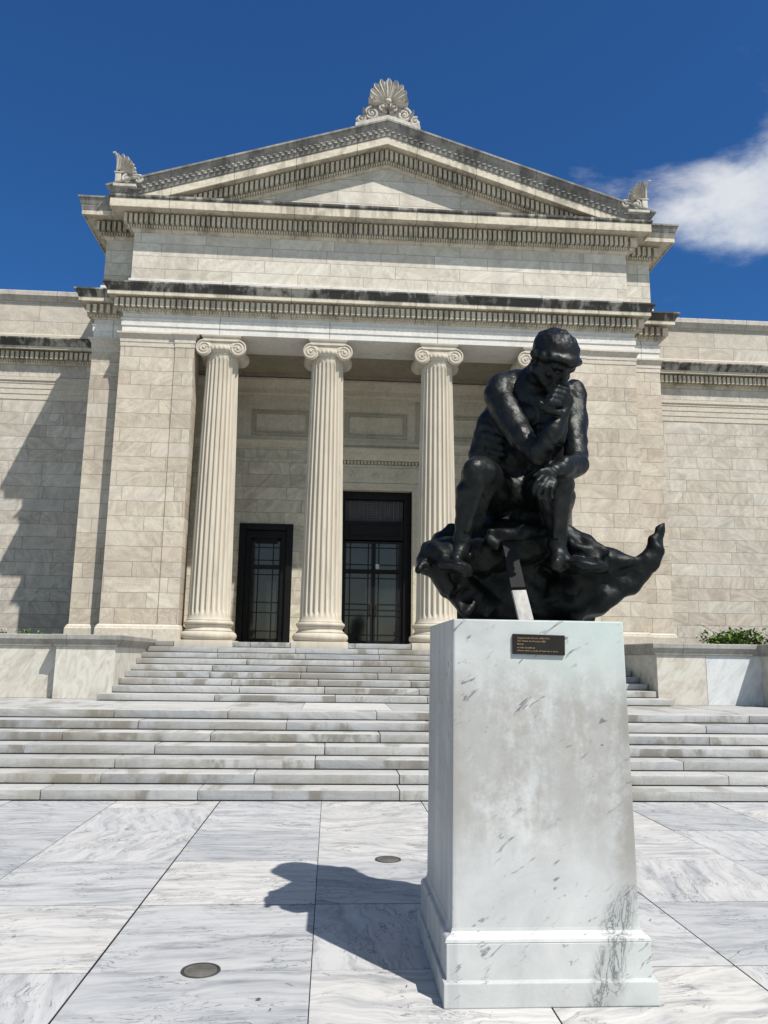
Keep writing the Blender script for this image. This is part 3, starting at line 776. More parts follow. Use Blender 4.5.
# ------------------------------------------------------------------ attic and pediment
ap = [(-7.18, 12), (-7.18, .58), (-6.367, .58), (-6.367, .12), (6.367, .12), (6.367, .58), (7.18, .58), (7.18, 12)]
b = MB(); b.box(-6.367, 6.367, .12, 2, 10.6, 12.6); b.box(-7.18, 7.18, .58, 12, 10.6, 12.9)
AT = b.build('attic_wall', M_attic, BL)
b = MB(); b.sweep(ap, [(0, 10.6), (.05, 10.6), (.05, 10.985), (.03, 11.0), (0, 11.01)]); b.build('attic_plinth', M_white, AT)
UC = [(0, 12.26), (.03, 12.27), (.05, 12.31), (.07, 12.33), (.07, 12.70), (.12, 12.71), (.48, 12.69), (.48, 12.67), (.515, 12.675), (.515, 12.895), (.1, 12.9)]
PD = empty('pediment', (0, 0, 0), BL)
b = MB(); b.sweep(ap, UC); b.dentils(ap, .068, .25, 12.42, 12.655, .128, .078); b.dentils(ap, .065, .15, 12.335, 12.405, .064, .042)
HCN = b.build('horizontal_cornice', M_cornice, PD)
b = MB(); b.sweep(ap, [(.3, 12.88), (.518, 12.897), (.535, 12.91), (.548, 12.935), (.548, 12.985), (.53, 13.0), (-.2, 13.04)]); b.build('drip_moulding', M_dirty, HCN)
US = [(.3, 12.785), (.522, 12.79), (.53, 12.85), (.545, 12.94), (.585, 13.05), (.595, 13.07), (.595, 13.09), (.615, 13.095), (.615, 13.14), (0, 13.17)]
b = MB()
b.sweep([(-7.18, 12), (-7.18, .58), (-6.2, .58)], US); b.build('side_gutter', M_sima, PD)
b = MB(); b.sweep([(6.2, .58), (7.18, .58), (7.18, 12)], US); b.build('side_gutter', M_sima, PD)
SL, ZA = .3235, 15.45
b = MB(); b.faces([(-5.9, .12, 12.95), (5.9, .12, 12.95), (0, .12, 12.95 + 5.9 * SL), (-5.9, .5, 12.95), (5.9, .5, 12.95), (0, .5, 12.95 + 5.9 * SL)], [(0, 1, 2), (5, 4, 3), (0, 3, 4, 1), (1, 4, 5, 2), (2, 5, 3, 0)])
b.build('tympanum', M_attic, PD)
def rake(prof, name, m, zmin, dent=False):
    b = MB(); n = 40; k = len(prof); vs = []
    for i in range(2 * n + 1):
        t = (i - n) / n
        for y, dz in prof:
            h = 6.367 + (.12 - y); x = h * t
            vs.append((x, y, max(zmin, ZA - SL * abs(x) + dz)))
    fs = [(i * k + j, (i + 1) * k + j, (i + 1) * k + j + 1, i * k + j + 1) for i in range(2 * n) for j in range(k - 1)]
    fs += [tuple(range(k)), tuple(2 * n * k + j for j in range(k))[::-1]]
    b.faces(vs, fs)
    if dent:
        def blk(cx, w, y0, y1, d0, d1):
            v = []
            for y in (y0, y1):
                for x, d in ((cx - w / 2, d0), (cx + w / 2, d0), (cx + w / 2, d1), (cx - w / 2, d1)):
                    v.append((x, y, ZA - SL * abs(cx) - SL * (x - cx) * (1 if cx > 0 else -1 if cx < 0 else 0) + d))
            if v[0][2] < 12.96: return
            b.faces(v, [(0, 1, 2, 3), (7, 6, 5, 4), (0, 4, 5, 1), (1, 5, 6, 2), (2, 6, 7, 3), (3, 7, 4, 0)])
        for i in range(-45, 46): blk(i * .128, .078, -.13, .06, -.865, -.63)
        for i in range(-90, 91): blk(i * .064, .042, -.03, .06, -.955, -.885)
    return b.build(name, m, PD)
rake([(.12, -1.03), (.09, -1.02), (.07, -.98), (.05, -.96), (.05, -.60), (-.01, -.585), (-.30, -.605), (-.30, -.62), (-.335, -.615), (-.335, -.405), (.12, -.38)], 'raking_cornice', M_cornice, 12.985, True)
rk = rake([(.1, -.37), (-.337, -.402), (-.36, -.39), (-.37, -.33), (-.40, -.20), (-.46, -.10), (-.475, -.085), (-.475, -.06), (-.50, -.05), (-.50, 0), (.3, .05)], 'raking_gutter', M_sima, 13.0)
b = MB(); zr = ZA - .15
b.faces([(-7.5, .35, 13.02), (0, .35, zr), (7.5, .35, 13.02), (-7.5, 12, 13.02), (0, 12, zr), (7.5, 12, 13.02), (-7.5, .35, 12.95), (7.5, .35, 12.95), (-7.5, 12, 12.95), (7.5, 12, 12.95)],
        [(0, 1, 4, 3), (1, 2, 5, 4), (0, 6, 7, 2, 1), (3, 4, 5, 9, 8), (6, 8, 9, 7), (0, 3, 8, 6), (2, 7, 9, 5)])
b.build('roof', M_coping, BL)

# carved leaves along the raking gutter, low relief
b = MB(); n = 92
for i in range(-n // 2, n // 2 + 1):
    x = i * .148
    if abs(x) > 6.8: continue
    zt = ZA - SL * abs(x)
    if zt - .3 < 12.95: continue
    b.ellipsoid((x, -.372, zt - .235), (.066, .012, .085), Matrix.Rotation(R(-28), 4, 'X'), 10, 6)
    b.ellipsoid((x + .074, -.398, zt - .165), (.04, .012, .06), Matrix.Rotation(R(-32), 4, 'X'), 8, 6)
b.build('gutter_leaves', M_sima, rk, smooth=60)

# ------------------------------------------------------------------ akroteria
def scroll(b, cx, cz, r, s, y, th=.035, turns=1.7, a0=90):
    pts = []; n = 36
    for k in range(n):
        t = k / (n - 1); a = R(a0) - s * t * turns * 2 * math.pi; q = r * (1 - .82 * t)
        pts.append((cx + q * math.cos(a), y, cz + q * math.sin(a)))
    b.tube(pts, [th * (1 - .4 * k / (n - 1)) for k in range(n)], 7)
    b.ellipsoid((cx, y, cz), (r * .3, .05, r * .3), seg=10, rings=6)
def petal(b, c, ang, l0, l1, w, y, th=.05):
    a = R(ang); n = 8; d = Vector((math.cos(a), 0, math.sin(a))); nrm = Vector((-d.z, 0, d.x)); vs = []
    for k in range(n + 1):
        t = k / n; r = l0 + (l1 - l0) * t
        ww = w * (.28 + .72 * t) * (1 if t < .8 else math.sqrt(max(0.02, 1 - ((t - .8) / .21) ** 2)))
        lift = .10 * t * t
        p = Vector(c) + d * r
        for u, yy in ((-1, -.02), (-.62, -.075), (0, -.03), (.62, -.075), (1, -.02)):
            q = p + nrm * (ww * u); vs.append((q.x, y + yy - lift, q.z))
        for u in (-1, 1):
            q = p + nrm * (ww * u); vs.append((q.x, y + th, q.z))
    m = 7; fs = []
    for k in range(n):
        a_, c_ = k * m, (k + 1) * m
        for j in range(4): fs.append((a_ + j, a_ + j + 1, c_ + j + 1, c_ + j))
        fs += [(a_ + 4, a_ + 6, c_ + 6, c_ + 4), (a_ + 6, a_ + 5, c_ + 5, c_ + 6), (a_ + 5, a_, c_, c_ + 5)]
    fs.append((n * m, n * m + 1, n * m + 2, n * m + 3, n * m + 4, n * m + 6, n * m + 5))
    b.faces(vs, fs)
def plate(b, outline, y0, y1):
    n = len(outline)
    vs = [(x, y0, z) for x, z in outline] + [(x, y1, z) for x, z in outline]
    b.faces(vs, [tuple(range(n)), tuple(range(n, 2 * n))[::-1]] + [(i, i + n, (i + 1) % n + n, (i + 1) % n) for i in range(n)])
# centre palmette
AK = empty('akroterion', (0, -.44, ZA), PD)
b = MB()
o = [(-.83, -.24), (-.83, .02), (-.72, .10), (-.62, .13), (-.5, .22), (-.42, .32), (-.40, .50), (-.30, .50), (-.31, .68), (-.24, .88), (-.12, 1.0), (0, 1.05)]
o = o + [(-x, z) for x, z in o[::-1][1:]] + [(0, .03)]
plate(b, o, .03, .16)
b.build('backplate', M_akro, AK)
b = MB()
b.faces([(-.84, -.06, -.272), (-.84, -.06, -.17), (0, -.06, .10), (.84, -.06, -.17), (.84, -.06, -.272), (0, -.06, 0), (-.84, .3, -.272), (-.84, .3, -.17), (0, .3, .10), (.84, .3, -.17), (.84, .3, -.272), (0, .3, 0)],
        [(0, 1, 2, 5), (5, 2, 3, 4), (6, 11, 8, 7), (11, 10, 9, 8), (1, 7, 8, 2), (2, 8, 9, 3), (0, 6, 7, 1), (4, 3, 9, 10)])
for k in range(11):
    ang = 90 + (k - 5) * 20.5; l = .60 - .012 * abs(k - 5) ** 1.6
    petal(b, (0, 0, .50), ang, .07, l if abs(k - 5) < 5 else .42, .105 if abs(k - 5) < 5 else .07, .01)
b.ellipsoid((0, -.05, .50), (.085, .07, .075))
for s in (-1, 1):
    scroll(b, s * .15, .345, .13, -s, -.02, .036, 1.5, 90)
    scroll(b, s * .42, .15, .19, s, -.01, .045, 1.8, 90)
    scroll(b, s * .70, -.02, .12, -s, -.01, .04, 1.5, 60)
    petal(b, (s * .30, 0, .38), 90 - s * 62, .02, .24, .05, .0); petal(b, (s * .30, 0, .38), 90 - s * 25, .02, .2, .045, .0)
    petal(b, (s * .55, 0, .08), 90 - s * 40, .0, .16, .04, .0)
    for a in (30, 55, 80): petal(b, (0, 0, .16), 90 - s * (90 - a), .03, .17, .035, .0)
b.build('palmette', M_akro, AK, smooth=35)
# corner half palmettes
for s in (-1, 1):
    A2 = empty('akroterion', (s * 6.47, -.44, 13.20), PD)
    b = MB(); o = [(s * .30, 0), (s * .30, .36), (s * .27, .66), (s * .12, .64), (s * .0, .52), (s * -.06, .40), (s * -.2, .36), (s * -.36, .30), (s * -.46, .22), (s * -.48, .15)]
    if s < 0: o = o[::-1]
    plate(b, o, .03, .34); b.box(min(s * .34, s * -.22), max(s * .34, s * -.22), -.07, .4, -.05, .015)
    b.build('backplate', M_akro, A2)
    b = MB()
    for k in range(6):
        ang = 86 + k * 18.5 if s > 0 else 94 - k * 18.5
        petal(b, (s * .24, 0, .36), ang, .04, .44 - .006 * k * k * .5, .068, .03)
    b.tube([(s * .285, .0, .36), (s * .27, -.04, .58), (s * .275, -.09, .74), (s * .33, -.15, .80), (s * .37, -.16, .78)], [.03, .032, .034, .03, .018], 7)
    for k in range(6):
        a_ = R(100 + k * 15); a_ = a_ if s > 0 else math.pi - a_
        b.ellipsoid((s * .24 + .40 * math.cos(a_), .03, .36 + .40 * math.sin(a_)), (.035, .04, .035), seg=8, rings=6)
    scroll(b, s * .02, .17, .115, s, -.02, .04, 1.5, 90); scroll(b, s * -.27, .18, .10, -s, -.02, .036, 1.5, 90)
    b.tube([(s * -.12, -.01, .30), (s * -.22, -.01, .305), (s * -.36, -.01, .28), (s * -.46, -.01, .20)], .022, 6)
    b.box(min(s * .315, s * .17), max(s * .315, s * .17), -.03, .05, .015, .33, bevel=.01); b.box(min(s * .34, s * -.12), max(s * .34, s * -.12), -.045, .05, .325, .36, bevel=.008)
    b.build('palmette', M_akro, A2, smooth=35)

# ------------------------------------------------------------------ wings
for s in (-1, 1):
    x0, x1 = (7.27, 34)
    xa, xb = (x0, x1) if s > 0 else (-x1, -x0)
    b = MB(); b.box(xa, xb, YW, YW + 2, .4, 10.5)
    WG = b.build('wing_wall', M_wing, BL)
    wp = [(xa, YW), (xb, YW)]
    b = MB(); b.sweep(wp, [(0, 8.93), (.012, 8.935), (.012, 9.09), (.026, 9.095), (.026, 9.25), (.04, 9.255), (.04, 9.40), (.055, 9.41), (.055, 9.45), (.085, 9.49), (.085, 9.575), (0, 9.60)])
    b.build('wing_fascia', M_plain, WG)
    b = MB(); b.sweep(wp, [(p, z - .02) for p, z in LC]); b.dentils(wp, .058, .205, 10.115, 10.325, .138, .085); b.dentils(wp, .04, .10, 10.04, 10.095, .069, .045)
    b.build('wing_cornice', M_cornice, WG)
    b = MB(); b.sweep(wp, [(p * 1.08, z - .02) for p, z in LS]); b.build('crown_moulding', M_dirty, WG)
    b = MB(); b.box(xa, xb, YW + .02, YW + 1.2, 10.45, 12.0); b.build('parapet', M_para, WG)
    b = MB(); b.sweep([(xa, YW + .02), (xb, YW + .02)], [(0, 10.6), (.03, 10.6), (.03, 10.92), (.015, 10.94), (0, 10.95)]); b.build('parapet_plinth', M_plain, WG)
    b = MB(); b.sweep([(xa, YW + .02), (xb, YW + .02)], [(0, 11.95), (.04, 11.96), (.06, 12.02), (.13, 12.09), (.15, 12.10), (.15, 12.23), (.13, 12.25), (-1.3, 12.27)]); b.build('coping', M_coping, WG)
# ------------------------------------------------------------------ pedestal
PX, PY, PZ = 1.162, 4.905, 1.938
PE = tag(empty('pedestal', (PX, PY, 0)), 'tall white marble pedestal with brown stains and a small dark plaque', 'pedestal')
b = MB()
hw, hd = .498, .535
b.box(-hw, hw, -hd, hd, .29, PZ, bevel=.008, top=(.013, .02, .012, .012))
b.build('die', M_ped, PE)
b = MB()
b.sweep([(-hw, hd), (-hw, -hd), (hw, -hd), (hw, hd), (-hw, hd)], [(-.05, .35), (.001, .35), (.003, .335), (.012, .322), (.030, .315), (.038, .306), (.042, .292), (.036, .288), (-.05, .288)])
b.build('moulding', M_ped, PE)
b = MB(); e = .036
b.box(-hw - e, hw + e, -hd - .045, hd + e, .10, .2885, bevel=.004); b.build('fascia', M_ped, PE)
b = MB(); e = .055
b.box(-hw - e, hw + e, -hd - .085, hd + e, .0015, .118, bevel=.006, top=(0, 0, 0, 0)); b.build('plinth', M_ped, PE)
# plaque
b = MB(); b.box(-.147, .147, -.016, .0, -.055, .055, bevel=.003)
pl = b.build('plaque', M_plaque, PE); pl.location = (-.010, -hd + .0105, 1.803); pl.rotation_euler = (0, R(1.0), 0)
def text(body, size, loc, parent, m, ext=.0006):
    cu = bpy.data.curves.new('lettering', 'FONT'); cu.body = body; cu.size = size; cu.extrude = ext; cu.space_line = 1.35
    o = bpy.data.objects.new('lettering', cu); COL.objects.link(o); o.parent = parent; o.location = loc
    o.rotation_euler = (R(90), 0, 0)
    dg = bpy.context.evaluated_depsgraph_get(); me = bpy.data.meshes.new_from_object(o.evaluated_get(dg))
    bpy.data.objects.remove(o); o = link('lettering', me, m, parent); o.location = loc; o.rotation_euler = (R(90), 0, 0); return o
text('Auguste Rodin (French, 1840-1917)\nThe Thinker (Le Penseur) 1880\nBronze', .0125, (-.122, -.0168, .030), pl, M_letter)
# two lines of raised lettering too small to read in the photograph: word-length strokes only
b = MB(); rs = random.Random(3)
for z, x1, hh in ((-.0225, -.022, .0068), (-.038, .108, .0060)):
    x = -.122
    while x < x1:
        n = rs.randint(2, 8)
        for _ in range(n):
            w_ = rs.uniform(.0022, .0042); t = hh * rs.choice((.62, .62, .7, 1.0))
            b.box(x, x + w_ * .7, -.0172, -.0155, z, z + t); x += w_ + .0012
            if x > x1: break
        x += .0045
b.build('lettering', M_letter, pl)

# ------------------------------------------------------------------ bronze statue (a signed distance field, meshed as one skin)
class SDF:
    def __init__(self, lo, hi, h):
        self.lo = np.array(lo, float); self.h = h
        self.n = np.ceil((np.array(hi) - self.lo) / h).astype(int) + 1
        self.D = np.full(self.n, .5, np.float32)
    def win(self, lo, hi, pad):
        a = np.clip(((np.array(lo) - pad - self.lo) / self.h).astype(int), 0, self.n)
        c = np.clip(((np.array(hi) + pad - self.lo) / self.h).astype(int) + 2, 0, self.n)
        ax = [self.lo[i] + self.h * np.arange(a[i], c[i]) for i in range(3)]
        return tuple(slice(a[i], c[i]) for i in range(3)), np.meshgrid(*ax, indexing='ij', sparse=True)
    def add(self, f, lo, hi, k, sub=False):
        s, g = self.win(lo, hi, k + 2 * self.h + .03)
        d = f(g).astype(np.float32); D = self.D[s]
        if sub:
            d = -d; hh = np.clip(.5 - .5 * (d - D) / k, 0, 1) if k > 0 else None
            hh = np.clip(.5 - .5 * (D - d) / k, 0, 1)
            self.D[s] = D * (1 - hh) + d * hh + k * hh * (1 - hh)
        else:
            hh = np.clip(.5 + .5 * (D - d) / k, 0, 1)
            self.D[s] = D * (1 - hh) + d * hh - k * hh * (1 - hh)
    def cone(self, a, c, r1, r2, k=.03, sub=False):
        a = np.array(a, float); c = np.array(c, float); ba = c - a; L2 = ba @ ba
        def f(g):
            t = np.clip(((g[0] - a[0]) * ba[0] + (g[1] - a[1]) * ba[1] + (g[2] - a[2]) * ba[2]) / L2, 0, 1)
            return np.sqrt((g[0] - a[0] - t * ba[0]) ** 2 + (g[1] - a[1] - t * ba[1]) ** 2 + (g[2] - a[2] - t * ba[2]) ** 2) - (r1 + (r2 - r1) * t)
        m = max(r1, r2)
        self.add(f, np.minimum(a, c) - m, np.maximum(a, c) + m, k, sub)
    def ell(self, c, r, k=.03, rot=(0, 0, 0), sub=False):
        c = np.array(c, float); M = np.array(Matrix.Rotation(R(rot[2]), 3, 'Z') @ Matrix.Rotation(R(rot[1]), 3, 'Y') @ Matrix.Rotation(R(rot[0]), 3, 'X')).T
        def f(g):
            x, y, z = g[0] - c[0], g[1] - c[1], g[2] - c[2]
            q = [M[i, 0] * x + M[i, 1] * y + M[i, 2] * z for i in range(3)]
            k0 = np.sqrt(sum((q[i] / r[i]) ** 2 for i in range(3))); k1 = np.sqrt(sum((q[i] / r[i] ** 2) ** 2 for i in range(3)))
            return k0 * (k0 - 1) / np.maximum(k1, 1e-6)
        m = max(r); self.add(f, c - m, c + m, k, sub)
    def rough(self, amp, scale, seed):
        rs = np.random.RandomState(seed); ax = [self.lo[i] + self.h * np.arange(self.n[i]) for i in range(3)]
        x, y, z = np.meshgrid(*ax, indexing='ij', sparse=True)
        for o in range(4):
            for _ in range(3):
                w = rs.normal(size=3) * scale * 2 ** o; p = rs.rand() * 7
                self.D += (amp / 1.8 ** o / 2 * np.sin(w[0] * x + w[1] * y + w[2] * z + p + 1.5 * np.sin(w[1] * x * .6 - w[0] * z * .7 + p * 2))).astype(np.float32)
    def facets(self, amp, n, seed):
        """crumpled planes: ridged cells"""
        rs = np.random.RandomState(seed); ax = [self.lo[i] + self.h * np.arange(self.n[i]) for i in range(3)]
        x, y, z = np.meshgrid(*ax, indexing='ij', sparse=True)
        for _ in range(n):
            w = rs.normal(size=3); w /= np.linalg.norm(w); f = rs.uniform(3, 9); p = rs.rand()
            t = (w[0] * x + w[1] * y + w[2] * z) * f + p
            self.D += (amp * (np.abs((t % 1) - .5) - .25)).astype(np.float32)
    def mesh(self, name):
        D = self.D.copy(); D[0] = D[-1] = .5; D[:, 0] = D[:, -1] = .5; D[:, :, 0] = D[:, :, -1] = .5
        ins = D < 0; n = D.shape
        c = ins[:-1, :-1, :-1].astype(np.int8)
        tot = np.zeros([i - 1 for i in n], np.int8)
        offs = [(i, j, k) for i in (0, 1) for j in (0, 1) for k in (0, 1)]
        def sub(A, o): return A[o[0]:n[0] - 1 + o[0], o[1]:n[1] - 1 + o[1], o[2]:n[2] - 1 + o[2]]
        for o in offs: tot += sub(ins, o)
        act = (tot > 0) & (tot < 8); idx = np.argwhere(act)
        ids = np.full(act.shape, -1, np.int64); ids[act] = np.arange(len(idx))
        V = np.zeros((len(idx), 3)); cnt = np.zeros(len(idx))
        I = idx.T
        for a in range(3):
            for o in offs:
                if o[a]: continue
                o2 = list(o); o2[a] = 1
                d0 = D[I[0] + o[0], I[1] + o[1], I[2] + o[2]]; d1 = D[I[0] + o2[0], I[1] + o2[1], I[2] + o2[2]]
                m = (d0 < 0) != (d1 < 0); t = np.where(m, d0 / np.where(m, d0 - d1, 1), 0)
                for q in range(3): V[:, q] += np.where(m, o[q] + (t if q == a else 0), 0)
                cnt += m
        V = (V / cnt[:, None] + idx) * self.h + self.lo
        F = []
        for a in range(3):
            u, v = (a + 1) % 3, (a + 2) % 3
            s0 = [slice(1, n[q] - 1) for q in range(3)]; s0[a] = slice(0, n[a] - 1); s1 = list(s0); s1[a] = slice(1, n[a])
            A, Bq = ins[tuple(s0)], ins[tuple(s1)]
            e = np.argwhere(A != Bq); fl = A[A != Bq]
            base = e + np.array([0 if q == a else 1 for q in range(3)])
            def cid(du, dv):
                p = base.copy(); p[:, u] -= du; p[:, v] -= dv
                return ids[p[:, 0], p[:, 1], p[:, 2]]
            q = np.stack([cid(1, 1), cid(0, 1), cid(0, 0), cid(1, 0)], 1)
            q[~fl] = q[~fl][:, ::-1]; F.append(q)
        F = np.concatenate(F)
        me = bpy.data.meshes.new(name); me.vertices.add(len(V)); me.vertices.foreach_set('co', V.ravel().astype(np.float32))
        me.loops.add(F.size); me.loops.foreach_set('vertex_index', F.ravel().astype(np.int32))
        me.polygons.add(len(F)); me.polygons.foreach_set('loop_start', np.arange(0, F.size, 4, dtype=np.int32)); me.polygons.foreach_set('use_smooth', np.ones(len(F), bool))
        me.update(calc_edges=True); me.validate()
        return me
